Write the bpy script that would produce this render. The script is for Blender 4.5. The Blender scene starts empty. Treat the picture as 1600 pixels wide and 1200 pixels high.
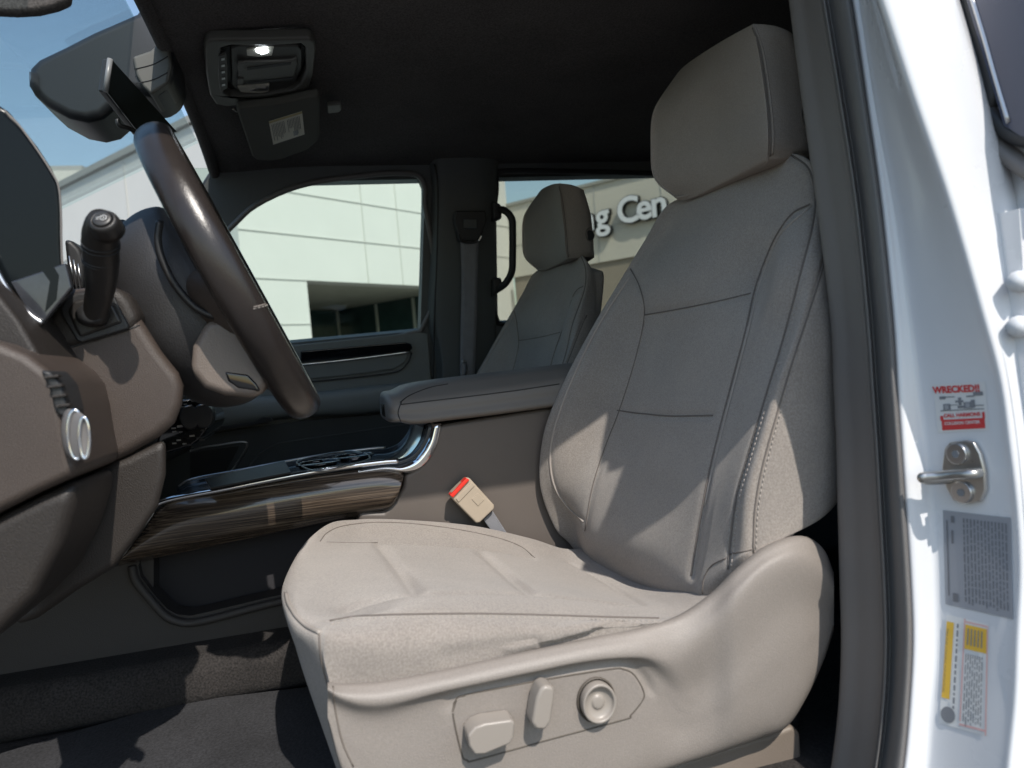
import bpy, bmesh, math, random
from mathutils import Vector, Matrix
from mathutils.bvhtree import BVHTree
from mathutils.geometry import tessellate_polygon
random.seed(4)
SC = bpy.context.scene
COL = SC.collection
V = Vector
# ------------------------------------------------------------------ camera
F_PX = 1150.0
YAW, PIT, ROL = math.radians(14.6), math.radians(-1.5), math.radians(5.0)
CAM = V((-1.45, 0, 1.35))
FW = V((math.cos(YAW)*math.cos(PIT), -math.sin(YAW)*math.cos(PIT), math.sin(PIT)))
R0 = FW.cross(V((0, 0, 1))).normalized()
U0 = R0.cross(FW)
UP = U0*math.cos(ROL) + R0*math.sin(ROL)
RT = R0*math.cos(ROL) - U0*math.sin(ROL)
cd = bpy.data.cameras.new('camera')
cam = bpy.data.objects.new('camera', cd)
COL.objects.link(cam)
cam.matrix_world = Matrix(((RT.x, UP.x, -FW.x, CAM.x), (RT.y, UP.y, -FW.y, CAM.y), (RT.z, UP.z, -FW.z, CAM.z), (0, 0, 0, 1)))
cd.sensor_width = 36
cd.lens = F_PX/1600*36
cd.clip_start = 0.02
cd.clip_end = 2000
cd.dof.use_dof = True
cd.dof.focus_distance = 1.25
cd.dof.aperture_fstop = 5.6
SC.camera = cam
# ------------------------------------------------------------------ light
SUN = V((-1, -0.208, 1.20)).normalized()          # towards the sun
world = bpy.data.worlds.new('World')
SC.world = world
world.use_nodes = True
wn = world.node_tree
sky = wn.nodes.new('ShaderNodeTexSky')
sky.sky_type = 'NISHITA'
sky.sun_disc = False
sky.sun_elevation = math.asin(SUN.z)
sky.sun_rotation = math.atan2(SUN.x, SUN.y)
sky.air_density = 1.5
sky.dust_density = 1.0
sky.ozone_density = 2.4
bg = wn.nodes['Background']
bg.inputs['Strength'].default_value = 0.15
wn.links.new(sky.outputs[0], bg.inputs[0])
sl = bpy.data.lights.new('sun', 'SUN')
sl.energy = 3.7
sl.angle = math.radians(0.55)
sl.color = (1, 0.94, 0.86)
so = bpy.data.objects.new('sun', sl)
COL.objects.link(so)
so.rotation_euler = SUN.to_track_quat('Z', 'Y').to_euler()
so.location = (0, 0, 30)
SC.view_settings.view_transform = 'Standard'
SC.view_settings.look = 'None'
SC.view_settings.exposure = 0.27
SC.view_settings.gamma = 1
SC.view_settings.use_curve_mapping = False
# ------------------------------------------------------------------ helpers
def ray(u, v):
    return FW + RT*((u-800)/F_PX) + UP*((600-v)/F_PX)
def P(u, v, x=None, y=None, z=None):
    d = ray(u, v)
    if x is not None: t = (x-CAM.x)/d.x
    elif y is not None: t = (y-CAM.y)/d.y
    else: t = (z-CAM.z)/d.z
    return CAM + d*t
def PL(u, v, n, c):                      # plane n.p = c
    d = ray(u, v)
    return CAM + d*((c-n.dot(CAM))/n.dot(d))
def PX(pts, x): return [P(a, b, x=x) for a, b in pts]

def mat(name, col, rough=0.6, metal=0.0, bump=0.0, bscale=400, var=0.0, vscale=6, coat=0.0, spec=0.5, sheen=0.0, emit=None, weave=0.0, micro=0.0, mscale=700):
    m = bpy.data.materials.new(name)
    m.use_nodes = True
    nt = m.node_tree
    b = nt.nodes['Principled BSDF']
    b.inputs['Base Color'].default_value = (*col, 1)
    b.inputs['Roughness'].default_value = rough
    b.inputs['Metallic'].default_value = metal
    b.inputs['Specular IOR Level'].default_value = spec
    if coat:
        b.inputs['Coat Weight'].default_value = coat
        b.inputs['Coat Roughness'].default_value = 0.06
    if sheen:
        b.inputs['Sheen Weight'].default_value = sheen
    if emit:
        b.inputs['Emission Color'].default_value = (*emit[:3], 1)
        b.inputs['Emission Strength'].default_value = emit[3]
    tc = nt.nodes.new('ShaderNodeTexCoord')
    if var:
        n = nt.nodes.new('ShaderNodeTexNoise'); n.inputs['Scale'].default_value = vscale; n.inputs['Detail'].default_value = 6
        n.inputs['Roughness'].default_value = 0.65
        nt.links.new(tc.outputs['Object'], n.inputs['Vector'])
        r = nt.nodes.new('ShaderNodeMapRange'); r.inputs['To Min'].default_value = 1-var; r.inputs['To Max'].default_value = 1+var
        r.inputs['From Min'].default_value = 0.3; r.inputs['From Max'].default_value = 0.7
        nt.links.new(n.outputs['Fac'], r.inputs['Value'])
        x = nt.nodes.new('ShaderNodeVectorMath'); x.operation = 'SCALE'; x.inputs[0].default_value = col
        nt.links.new(r.outputs[0], x.inputs['Scale'])
        nt.links.new(x.outputs[0], b.inputs['Base Color'])
        r2 = nt.nodes.new('ShaderNodeMapRange'); r2.inputs['To Min'].default_value = max(0, rough-0.08); r2.inputs['To Max'].default_value = min(1, rough+0.08)
        nt.links.new(n.outputs['Fac'], r2.inputs['Value']); nt.links.new(r2.outputs[0], b.inputs['Roughness'])
    if micro:
        n3 = nt.nodes.new('ShaderNodeTexNoise'); n3.inputs['Scale'].default_value = mscale; n3.inputs['Detail'].default_value = 2
        nt.links.new(tc.outputs['Object'], n3.inputs['Vector'])
        r3 = nt.nodes.new('ShaderNodeMapRange'); r3.inputs['From Min'].default_value = 0.32; r3.inputs['From Max'].default_value = 0.68
        r3.inputs['To Min'].default_value = 1-micro; r3.inputs['To Max'].default_value = 1+micro
        nt.links.new(n3.outputs['Fac'], r3.inputs['Value'])
        x3 = nt.nodes.new('ShaderNodeVectorMath'); x3.operation = 'SCALE'; x3.inputs[0].default_value = col
        if b.inputs['Base Color'].links: nt.links.new(b.inputs['Base Color'].links[0].from_socket, x3.inputs[0])
        nt.links.new(r3.outputs[0], x3.inputs['Scale']); nt.links.new(x3.outputs[0], b.inputs['Base Color'])
    if bump:
        n = nt.nodes.new('ShaderNodeTexNoise'); n.inputs['Scale'].default_value = bscale; n.inputs['Detail'].default_value = 3
        nt.links.new(tc.outputs['Object'], n.inputs['Vector'])
        h = n.outputs['Fac']
        if weave:
            w1 = nt.nodes.new('ShaderNodeTexWave'); w1.inputs['Scale'].default_value = weave; w1.bands_direction = 'DIAGONAL'
            w1.inputs['Distortion'].default_value = 1.5
            nt.links.new(tc.outputs['Object'], w1.inputs['Vector'])
            a = nt.nodes.new('ShaderNodeMath'); a.operation = 'ADD'
            nt.links.new(h, a.inputs[0]); nt.links.new(w1.outputs['Fac'], a.inputs[1]); h = a.outputs[0]
        bp = nt.nodes.new('ShaderNodeBump'); bp.inputs['Strength'].default_value = bump; bp.inputs['Distance'].default_value = 0.0012
        nt.links.new(h, bp.inputs['Height'])
        nt.links.new(bp.outputs['Normal'], b.inputs['Normal'])
    return m
def glass(name, tint, ref=0.08):
    m = bpy.data.materials.new(name); m.use_nodes = True
    nt = m.node_tree; nt.nodes.clear()
    o = nt.nodes.new('ShaderNodeOutputMaterial'); mx = nt.nodes.new('ShaderNodeMixShader')
    t = nt.nodes.new('ShaderNodeBsdfTransparent'); t.inputs[0].default_value = (*tint, 1)
    g = nt.nodes.new('ShaderNodeBsdfGlossy'); g.inputs['Roughness'].default_value = 0.01
    lw = nt.nodes.new('ShaderNodeFresnel'); lw.inputs['IOR'].default_value = 1.3
    ml = nt.nodes.new('ShaderNodeMath'); ml.operation = 'MULTIPLY'; ml.inputs[1].default_value = ref*10
    nt.links.new(lw.outputs[0], ml.inputs[0]); ml.use_clamp = True
    nt.links.new(ml.outputs[0], mx.inputs[0]); nt.links.new(t.outputs[0], mx.inputs[1]); nt.links.new(g.outputs[0], mx.inputs[2])
    nt.links.new(mx.outputs[0], o.inputs[0])
    return m

def link(name, me, m, parent=None):
    o = bpy.data.objects.new(name, me)
    COL.objects.link(o)
    if m: me.materials.append(m)
    if parent:
        o.parent = parent
        if parent.location.length: o.matrix_parent_inverse = Matrix.Translation(-parent.location)
    return o
def tag(o, label=None, cat=None, group=None, kind=None):
    if label: o['label'] = label
    if cat: o['category'] = cat
    if group: o['group'] = group
    if kind: o['kind'] = kind
    return o
def thing(name, label, cat, loc=(0, 0, 0), group=None):
    o = bpy.data.objects.new(name, None); COL.objects.link(o); o.location = loc
    o.empty_display_size = 0.05
    return tag(o, label, cat, group)
def mesh(name, verts, faces, m, parent=None, smooth=False):
    me = bpy.data.meshes.new(name)
    me.from_pydata([tuple(v) for v in verts], [], faces)
    me.update()
    if smooth: me.shade_smooth()
    return link(name, me, m, parent)
def recalc(o):
    bm = bmesh.new(); bm.from_mesh(o.data); bmesh.ops.remove_doubles(bm, verts=bm.verts, dist=1e-6)
    bmesh.ops.recalc_face_normals(bm, faces=bm.faces); bm.to_mesh(o.data); bm.free()
def bevel(o, w, seg=3, ang=35):
    b = o.modifiers.new('bevel', 'BEVEL'); b.width = w; b.segments = seg; b.limit_method = 'ANGLE'; b.angle_limit = math.radians(ang)
    b.use_clamp_overlap = True
    o.data.shade_smooth()
    w_ = o.modifiers.new('wn', 'WEIGHTED_NORMAL'); w_.keep_sharp = False
    return o
def solid(o, t, off=-1):
    s = o.modifiers.new('solid', 'SOLIDIFY'); s.thickness = t; s.offset = off
    return o
def cr(a, b, c, d, t):
    return 0.5*((2*b) + (c-a)*t + (2*a-5*b+4*c-d)*t*t + (3*b-a-3*c+d)*t*t*t)
def crow(r, k, closed=False):
    n = len(r); out = []
    if closed:
        for i in range(n):
            for s in range(k): out.append(cr(r[i-1], r[i], r[(i+1) % n], r[(i+2) % n], s/k))
    else:
        for i in range(n-1):
            a = r[i-1] if i else r[0]*2-r[1]
            d = r[i+2] if i+2 < n else r[-1]*2-r[-2]
            for s in range(k): out.append(cr(a, r[i], r[i+1], d, s/k))
        out.append(r[-1])
    return out
def cg(name, rows, m, parent=None, k=6, closed=False, cap=False, thick=0, kr=None):
    """smooth surface through a grid of control points (rows x columns)"""
    kr = kr or k
    fine = [crow(r, k, closed) for r in rows]
    cols = [crow([fine[i][j] for i in range(len(rows))], kr) for j in range(len(fine[0]))]
    nr, nc = len(cols[0]), len(cols)
    vs = [cols[j][i] for i in range(nr) for j in range(nc)]
    fs = []
    for i in range(nr-1):
        for j in range(nc if closed else nc-1):
            j2 = (j+1) % nc
            fs.append((i*nc+j, i*nc+j2, (i+1)*nc+j2, (i+1)*nc+j))
    if cap and closed:
        fs.append(tuple(range(nc))[::-1]); fs.append(tuple((nr-1)*nc+j for j in range(nc)))
    o = mesh(name, vs, fs, m, parent, True)
    recalc(o)
    if thick: solid(o, thick)
    return o
def tube_pts(path, r, seg=8, taper=None, flat=1.0, closed=False):
    vs, fs = [], []
    n = len(path); prev = None
    for i, p in enumerate(path):
        if closed: t = path[(i+1) % n]-path[i-1]
        else: t = path[min(i+1, n-1)]-path[max(i-1, 0)]
        t.normalize()
        if prev is None:
            a = V((0, 0, 1)) if abs(t.z) < 0.9 else V((1, 0, 0))
            nn = t.cross(a).normalized()
        else: nn = (prev - t*prev.dot(t)).normalized()
        prev = nn; bb = t.cross(nn)
        rr = r if taper is None else r*taper(i/(n-1))
        for s in range(seg):
            a = 2*math.pi*s/seg
            vs.append(p + nn*math.cos(a)*rr + bb*math.sin(a)*rr*flat)
    for i in range(n if closed else n-1):
        for s in range(seg):
            s2 = (s+1) % seg; i2 = (i+1) % n
            fs.append((i*seg+s, i*seg+s2, i2*seg+s2, i2*seg+s))
    if not closed:
        fs.append(tuple(range(seg))[::-1]); fs.append(tuple((n-1)*seg+s for s in range(seg)))
    return vs, fs
def tube(name, pts, r, m, parent=None, k=6, seg=10, taper=None, flat=1.0, closed=False):
    path = crow([V(p) for p in pts], k, closed) if k > 1 else [V(p) for p in pts]
    vs, fs = tube_pts(path, r, seg, taper, flat, closed)
    return mesh(name, vs, fs, m, parent, True)
def prism(name, pts, vec, m, parent=None, bev=0.0, seg=3):
    """planar outline pushed along vec, closed, edges rounded"""
    n = len(pts); vec = V(vec)
    vs = [V(p) for p in pts] + [V(p)+vec for p in pts]
    fs = [tuple(range(n)), tuple(range(2*n-1, n-1, -1))] + [(i, (i+1) % n, (i+1) % n+n, i+n) for i in range(n)]
    o = mesh(name, vs, fs, m, parent)
    recalc(o)
    if bev: bevel(o, bev, seg)
    return o
def box(name, a, b, m, parent=None, bev=0.0, seg=3):
    x0, y0, z0 = a; x1, y1, z1 = b
    return prism(name, [(x0, y0, z0), (x1, y0, z0), (x1, y1, z0), (x0, y1, z0)], (0, 0, z1-z0), m, parent, bev, seg)
def holed(name, outer, holes, depth, m, parent=None, bev=0.0):
    """planar sheet with holes, given thickness along depth (vector)"""
    depth = V(depth)
    loops = [outer]+holes
    flat = [V(p) for l in loops for p in l]
    # to 2D for the tessellator
    n = (V(outer[1])-V(outer[0])).cross(V(outer[2])-V(outer[1]))
    a = (V(outer[len(outer)//2])-V(outer[0])).normalized()
    nn = V((0, 0, 0))
    for i in range(len(outer)):
        nn += V(outer[i]).cross(V(outer[(i+1) % len(outer)]))
    nn.normalize(); b = nn.cross(a)
    l2 = [[V((V(p).dot(a), V(p).dot(b), 0)) for p in l] for l in loops]
    tris = tessellate_polygon(l2)
    N = len(flat)
    vs = flat+[p+depth for p in flat]
    fs = [tuple(t) for t in tris]+[tuple(i+N for i in reversed(t)) for t in tris]
    off = 0
    for l in loops:
        k = len(l)
        for i in range(k): fs.append((off+i, off+(i+1) % k, off+(i+1) % k+N, off+i+N))
        off += k
    o = mesh(name, vs, fs, m, parent); recalc(o)
    if bev: bevel(o, bev, 3, 50)
    return o
def smoothloop(pts, k=4):
    return crow([V(p) for p in pts], k, True)
def dense(px, step=10):
    out = []
    for (a, b), (c, d) in zip(px[:-1], px[1:]):
        n = max(1, int(math.hypot(c-a, d-b)/step))
        for i in range(n): out.append((a+(c-a)*i/n, b+(d-b)*i/n))
    out.append(px[-1]); return out
def spl(px, k=5):
    return [(p.x, p.y) for p in crow([V((a, b, 0)) for a, b in px], k)]
def bvh(o):
    dg = bpy.context.evaluated_depsgraph_get(); e = o.evaluated_get(dg); me = e.to_mesh()
    t = BVHTree.FromPolygons([v.co.copy() for v in me.vertices], [tuple(p.vertices) for p in me.polygons]); e.to_mesh_clear(); return t
def drape(tree, px, lift=0.0, step=8, spline=True):
    px = spl(px, 6) if spline and len(px) > 2 else dense(px, step)
    out = []
    for u, v in px:
        h = tree.ray_cast(CAM, ray(u, v).normalized())
        if h[0] is not None:
            n = h[1]
            if n.dot(CAM-h[0]) < 0: n = -n
            out.append(h[0]+n*lift)
    return out
def seam(name, tree, px, r, m, parent, lift=0.0, spline=True, seg=6):
    p = drape(tree, px, lift, spline=spline)
    if len(p) < 2: return None
    # drop jumps
    q = [p[0]]
    for a in p[1:]:
        if (a-q[-1]).length < 0.08 and (a-q[-1]).length > 1e-4: q.append(a)
    if len(q) < 2: return None
    vs, fs = tube_pts(q, r, seg)
    return mesh(name, vs, fs, m, parent, True)
def groove(o, lines, w=0.0045, d=0.0022):
    from mathutils.kdtree import KDTree
    pts = []
    for l, ww, dd in lines:
        for a, b in zip(l[:-1], l[1:]):
            L = (b-a).length
            if L > 0.08: continue
            n = max(1, int(L/0.002))
            for i in range(n): pts.append((a.lerp(b, i/n), ww, dd))
    kd = KDTree(len(pts))
    for i, p in enumerate(pts): kd.insert(p[0], i)
    kd.balance()
    me = o.data; ns = [v.normal.copy() for v in me.vertices]
    for v, n in zip(me.vertices, ns):
        c, i, dist = kd.find(v.co)
        ww, dd = pts[i][1], pts[i][2]
        if dist < ww*3: v.co -= n*dd*math.exp(-(dist/ww)**2)
    me.update()
def stitches(name, tree, px, m, parent, pitch=0.0065, ln=0.0042, r=0.0008):
    p = drape(tree, px, 0.0003)
    vs, fs = [], []; acc = 0
    pts = []
    for a, b in zip(p[:-1], p[1:]):
        L = (b-a).length
        if L > 0.05 or L < 1e-6: continue
        t = (b-a)/L; s = pitch-acc if acc else 0
        while s < L:
            pts.append((a+t*s, t)); s += pitch
        acc = (L-(s-pitch)) % pitch
    for c, t in pts:
        v2, f2 = tube_pts([c-t*ln/2, c, c+t*ln/2], r, 5)
        o = len(vs); vs += v2; fs += [tuple(i+o for i in f) for f in f2]
    if vs: return mesh(name, vs, fs, m, parent, True)
def uvx(s, dx):
    out = []
    for t in s.split():
        a = t[1:].split(','); x = float(a[2]) if len(a) > 2 else dx[t[0]]
        out.append(P(float(a[0]), float(a[1]), x=x))
    return out
def text_mesh(name, body, size, depth, m, parent, M, bold=0.0, align='CENTER', spacing=1.0):
    c = bpy.data.curves.new(name, 'FONT'); c.body = body; c.size = size; c.extrude = depth; c.offset = bold
    c.align_x = align; c.align_y = 'CENTER'; c.space_character = spacing; c.resolution_u = 3
    t = bpy.data.objects.new(name, c); COL.objects.link(t)
    dg = bpy.context.evaluated_depsgraph_get(); dg.update()
    me = bpy.data.meshes.new_from_object(t.evaluated_get(dg)); bpy.data.objects.remove(t)
    me.transform(M); me.materials.clear()
    return link(name, me, m, parent)
def frame_M(o, ex, ey):
    ex = ex.normalized(); n = ex.cross(ey).normalized(); ey = n.cross(ex)
    return Matrix(((ex.x, ey.x, n.x, o.x), (ex.y, ey.y, n.y, o.y), (ex.z, ey.z, n.z, o.z), (0, 0, 0, 1)))

# ------------------------------------------------------------------ materials
FAB = mat('seat_fabric', (0.335, 0.293, 0.258), 0.92, bump=0.65, bscale=900, var=0.08, vscale=9, micro=0.16, mscale=420, sheen=0.25, weave=330)
FAB2 = mat('seat_vinyl', (0.305, 0.268, 0.237), 0.7, bump=0.5, bscale=700, var=0.06, micro=0.10, mscale=500, vscale=7)
SEAM = mat('seam_thread', (0.15, 0.13, 0.115), 0.85)
PIPE = mat('piping', (0.36, 0.32, 0.285), 0.7)
PLG = mat('greige_plastic', (0.258, 0.228, 0.203), 0.5, bump=0.35, bscale=800, var=0.06, micro=0.07, mscale=600, vscale=5)
KNOB = mat('knob_plastic', (0.295, 0.262, 0.230), 0.36, var=0.03)
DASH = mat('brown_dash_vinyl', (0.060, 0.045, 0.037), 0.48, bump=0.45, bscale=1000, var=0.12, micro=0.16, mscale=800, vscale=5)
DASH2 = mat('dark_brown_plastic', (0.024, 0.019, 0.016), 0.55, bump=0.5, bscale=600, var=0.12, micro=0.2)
BLK = mat('black_plastic', (0.022, 0.022, 0.023), 0.5, bump=0.2, bscale=700, var=0.06)
STALK = mat('stalk_plastic', (0.018, 0.016, 0.015), 0.42, bump=0.15, bscale=900)
PIANO = mat('gloss_black', (0.006, 0.006, 0.007), 0.06, coat=0.6)
HOODM = mat('hood_black', (0.006, 0.008, 0.009), 0.22, spec=0.18)
LEA = mat('wheel_leather', (0.026, 0.021, 0.019), 0.24, bump=0.22, bscale=650, var=0.15, vscale=14)
LEAD = mat('wheel_dark_leather', (0.014, 0.013, 0.013), 0.42, bump=0.2, bscale=650)
HEAD = mat('headliner_cloth', (0.085, 0.078, 0.076), 0.95, bump=0.8, bscale=400, var=0.25, vscale=3, micro=0.3, mscale=300)
TRIM = mat('dark_trim', (0.085, 0.092, 0.092), 0.6, bump=0.2, bscale=700, var=0.06)
DOORP = mat('door_panel_vinyl', (0.17, 0.18, 0.175), 0.55, bump=0.2, bscale=600, var=0.06)
DOORD = mat('door_panel_dark', (0.055, 0.06, 0.062), 0.6, bump=0.2, bscale=600, var=0.06)
CHR = mat('chrome', (0.8, 0.82, 0.85), 0.10, 1.0)
SIL = mat('satin_metal', (0.55, 0.55, 0.56), 0.32, 1.0)
STEEL = mat('zinc_steel', (0.50, 0.49, 0.47), 0.30, 0.9, var=0.08, vscale=30)
WHITE = mat('white_paint', (0.74, 0.75, 0.77), 0.28, coat=0.5, var=0.015, vscale=4)
RUB = mat('weatherstrip_rubber', (0.15, 0.143, 0.138), 0.45, bump=0.15, bscale=900, var=0.06)
GREY = mat('grey_pillar_trim', (0.175, 0.160, 0.150), 0.5, bump=0.2, bscale=900, var=0.05)
CARP = mat('carpet', (0.024, 0.021, 0.020), 0.98, bump=1.0, bscale=260, var=0.3, vscale=14, micro=0.5, mscale=300)
MATT = mat('floor_mat', (0.030, 0.030, 0.033), 0.85, bump=1.0, bscale=220, var=0.25, vscale=9, micro=0.35, mscale=260)
CONS = mat('console_plastic', (0.125, 0.105, 0.092), 0.48, bump=0.18, bscale=700, var=0.05)
CONL = mat('console_lower', (0.042, 0.038, 0.037), 0.62, bump=0.3, bscale=600, var=0.08)
ARM = mat('armrest_vinyl', (0.17, 0.155, 0.14), 0.5, bump=0.25, bscale=700, var=0.05)
CBLK = mat('console_tray', (0.034, 0.040, 0.048), 0.18, var=0.08)
WEB = mat('belt_webbing', (0.21, 0.21, 0.225), 0.85, bump=0.8, bscale=500, var=0.08, vscale=40)
BUCK = mat('buckle_plastic', (0.42, 0.35, 0.27), 0.42, var=0.05, vscale=30)
RED = mat('red_button', (0.75, 0.035, 0.02), 0.35)
LAMPON = mat('lit_map_lamp', (0.9, 0.9, 0.9), 0.3, emit=(0.85, 0.93, 1.0, 22))
LENS = mat('lamp_lens', (0.55, 0.54, 0.47), 0.2, var=0.1, vscale=60)
PAPER = mat('label_paper', (0.72, 0.70, 0.60), 0.6)
INK = mat('label_ink', (0.12, 0.12, 0.12), 0.7)
STRED = mat('sticker_red', (0.62, 0.05, 0.05), 0.5)
STW = mat('sticker_white', (0.74, 0.74, 0.73), 0.45)
STY = mat('sticker_yellow', (0.80, 0.50, 0.06), 0.5)
STG = mat('sticker_grey', (0.22, 0.23, 0.25), 0.4)
STG2 = mat('sticker_text_grey', (0.36, 0.37, 0.39), 0.5)
PINK = mat('sticker_pink', (0.75, 0.45, 0.43), 0.5)
GL_P = glass('window_glass', (0.86, 0.92, 0.88), 0.05)
GL_R = glass('tinted_glass', (0.68, 0.70, 0.66), 0.05)
GL_W = glass('windshield_glass', (0.93, 0.99, 0.99), 0.05)
GL_D = mat('dark_door_glass', (0.035, 0.045, 0.085), 0.25, coat=0.3)
# wood with grain running along the truck
WOOD = mat('wood_trim', (0.06, 0.04, 0.03), 0.22, coat=1.0)
nt = WOOD.node_tree; b = nt.nodes['Principled BSDF']
tc = nt.nodes.new('ShaderNodeTexCoord'); mp = nt.nodes.new('ShaderNodeMapping'); mp.inputs['Scale'].default_value = (110, 4.0, 400)
mp.inputs['Rotation'].default_value = (0.0, 0, 0)
ns = nt.nodes.new('ShaderNodeTexNoise'); ns.inputs['Scale'].default_value = 1.0; ns.inputs['Detail'].default_value = 5; ns.inputs['Roughness'].default_value = 0.7
cp = nt.nodes.new('ShaderNodeValToRGB'); cp.color_ramp.elements[0].position = 0.38; cp.color_ramp.elements[0].color = (0.028, 0.022, 0.018, 1)
cp.color_ramp.elements[1].position = 0.64; cp.color_ramp.elements[1].color = (0.19, 0.145, 0.105, 1)
e = cp.color_ramp.elements.new(0.5); e.color = (0.085, 0.062, 0.046, 1)
nt.links.new(tc.outputs['Object'], mp.inputs[0]); nt.links.new(mp.outputs[0], ns.inputs[0]); nt.links.new(ns.outputs[0], cp.inputs[0]); nt.links.new(cp.outputs[0], b.inputs['Base Color'])

# ------------------------------------------------------------------ setting: ground
GRD = mat('concrete_lot', (0.13, 0.125, 0.12), 0.9, bump=0.5, bscale=30, var=0.12, vscale=0.6)
g = mesh('ground', [(-300, -300, 0), (300, -300, 0), (300, 300, 0), (-300, 300, 0)], [(0, 1, 2, 3)], GRD)
tag(g, kind='structure')

# ------------------------------------------------------------------ the dealership building
A1 = math.radians(51.6)
D1 = V((math.cos(A1), -math.sin(A1), 0)); D0 = V((math.sin(A1), math.cos(A1), 0))
STUC = mat('building_panels', (0.66, 0.655, 0.62), 0.85, bump=0.15, bscale=8, var=0.025, vscale=0.8)
STUC2 = mat('building_panels_wing', (0.60, 0.57, 0.50), 0.85, bump=0.15, bscale=8, var=0.03, vscale=0.8)
STUCD = mat('building_lower_shaded', (0.30, 0.26, 0.21), 0.85, var=0.06, vscale=1.5)  # brownish lower facade, its shade put into the darker colour
JNT = mat('panel_joint', (0.50, 0.50, 0.47), 0.9)
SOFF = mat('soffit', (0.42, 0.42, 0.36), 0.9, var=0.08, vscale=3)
STG_ = mat('storefront_glass', (0.03, 0.06, 0.06), 0.08, coat=0.4, var=0.2, vscale=2)
MULL = mat('mullion', (0.45, 0.48, 0.44), 0.5)
C0 = P(353, 166, x=15.0)                    # corner of the front mass, top
HT = C0.z
c1 = D0.dot(C0)                             # W1: plane D0.p = c1 (runs along D1)
def W1(u, v): return PL(u, v, D0, c1)
def at(base, a, b, z): return V((base.x, base.y, 0)) + D1*a + D0*b + V((0, 0, z))
bld = thing('dealership_building', 'white panelled dealership building with a corner porch, filling the passenger window', 'building', (C0.x, C0.y, 0))
L1 = (W1(790, 300)-C0).dot(D1)              # length of W1 to the inner corner
hA, hB = (W1(479, 438)-C0).dot(D1), (W1(700, 450)-C0).dot(D1)
zs = W1(479, 438).z
fr = holed('wall', [at(C0, 0, 0, 0), at(C0, L1, 0, 0), at(C0, L1, 0, HT), at(C0, 0, 0, HT)],
           [[at(C0, hA, 0, 0.02), at(C0, hB, 0, 0.02), at(C0, hB, 0, zs), at(C0, hA, 0, zs)]], D0*0.5, STUC, bld)
# left facade (runs along D0)
prism('wall', [at(C0, 0, 0.51, 0), at(C0, 0, 70, 0), at(C0, 0, 70, HT-.04), at(C0, 0, 0.51, HT-.04)], D1*0.5, STUC, bld)
prism('roof', [at(C0, 0.05, 0.05, HT+.02), at(C0, L1, 0.05, HT+.02), at(C0, L1, 70, HT+.02), at(C0, 0.05, 70, HT+.02)], (0, 0, 0.1), STUC, bld)
COP = mat('parapet_coping', (0.34, 0.34, 0.31), 0.7)
prism('coping', [at(C0, -0.08, -0.08, HT+.16), at(C0, -0.08, 70, HT+.16), at(C0, 0.4, 70, HT+.16), at(C0, 0.4, -0.08, HT+.16)], (0, 0, -0.16), COP, bld)
# joints on W1
def strip(name, a, b, w, n, m, parent, dpt=0.015):
    a, b = V(a), V(b); t = (b-a).normalized(); s = n.cross(t).normalized()*w/2
    return prism(name, [a-s+n*0.004, b-s+n*0.004, b+s+n*0.004, a+s+n*0.004], n*dpt, m, parent)
for (a, b) in (((405, 292), (657, 333)), ((405, 358), (655, 390)), ((405, 424), (479, 438))):
    p, q = W1(*a), W1(*b); z = q.z if a[1] > 400 else p.z*0.5+q.z*0.5
    aa = 0.0; bb = (hA if a[1] > 400 else L1)
    strip('panel_joint', at(C0, aa, 0, z), at(C0, bb, 0, z), 0.022, -D0, JNT, bld)
for u in (568, 622):
    a = (W1(u, 360)-C0).dot(D1); strip('panel_joint', at(C0, a, 0, zs), at(C0, a, 0, HT-.04), 0.016, -D0, JNT, bld)
strip('panel_joint', at(C0, 0, 0, zs-1.0), at(C0, hA, 0, zs-1.0), 0.016, -D0, JNT, bld)
# joints on the left facade
for z in (3.2, 5.3): strip('panel_joint', at(C0, 0, 0.1, z), at(C0, 0, 69, z), 0.04, -D1, JNT, bld)
for k_ in range(1, 12): strip('panel_joint', at(C0, 0, 4.5*k_, 0.1), at(C0, 0, 4.5*k_, HT-.1), 0.04, -D1, JNT, bld)
# porch: soffit and glass
bk = P(526, 486, z=zs-0.02); ba, bb_ = (bk-C0).dot(D1), (bk-C0).dot(D0)
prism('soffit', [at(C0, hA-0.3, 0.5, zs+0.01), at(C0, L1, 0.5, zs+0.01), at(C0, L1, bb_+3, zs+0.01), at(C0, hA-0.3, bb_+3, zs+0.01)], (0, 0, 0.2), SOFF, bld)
prism('storefront_glass', [at(C0, hA-0.5, bb_, 0), at(C0, ba, bb_, 0), at(C0, ba, bb_, zs), at(C0, hA-0.5, bb_, zs)], D0*0.05, STG_, bld)
prism('storefront_glass', [at(C0, ba, bb_, 0), at(C0, ba, 0.6, 0), at(C0, ba, 0.6, zs), at(C0, ba, bb_, zs)], D1*0.05, STG_, bld)
for bq in (0.0, 0.33, 0.62, 0.85):
    o_ = bb_*(1-bq); box_c = at(C0, ba-0.04, o_, 0)
    prism('mullion', [box_c, box_c+D1*0.08, box_c+D1*0.08-D0*0.09, box_c-D0*0.09], (0, 0, zs-0.02), MULL, bld)
for z in (2.25, 0.9):
    strip('mullion', at(C0, ba, 0.6, z), at(C0, ba, bb_, z), 0.12, -D1, MULL, bld, 0.05)
prism('wall', [at(C0, hA-0.5, 0.5, 0), at(C0, hA-0.5, bb_+0.1, 0), at(C0, hA-0.5, bb_+0.1, zs), at(C0, hA-0.5, 0.5, zs)], D1*0.2, STUC, bld)
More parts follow.
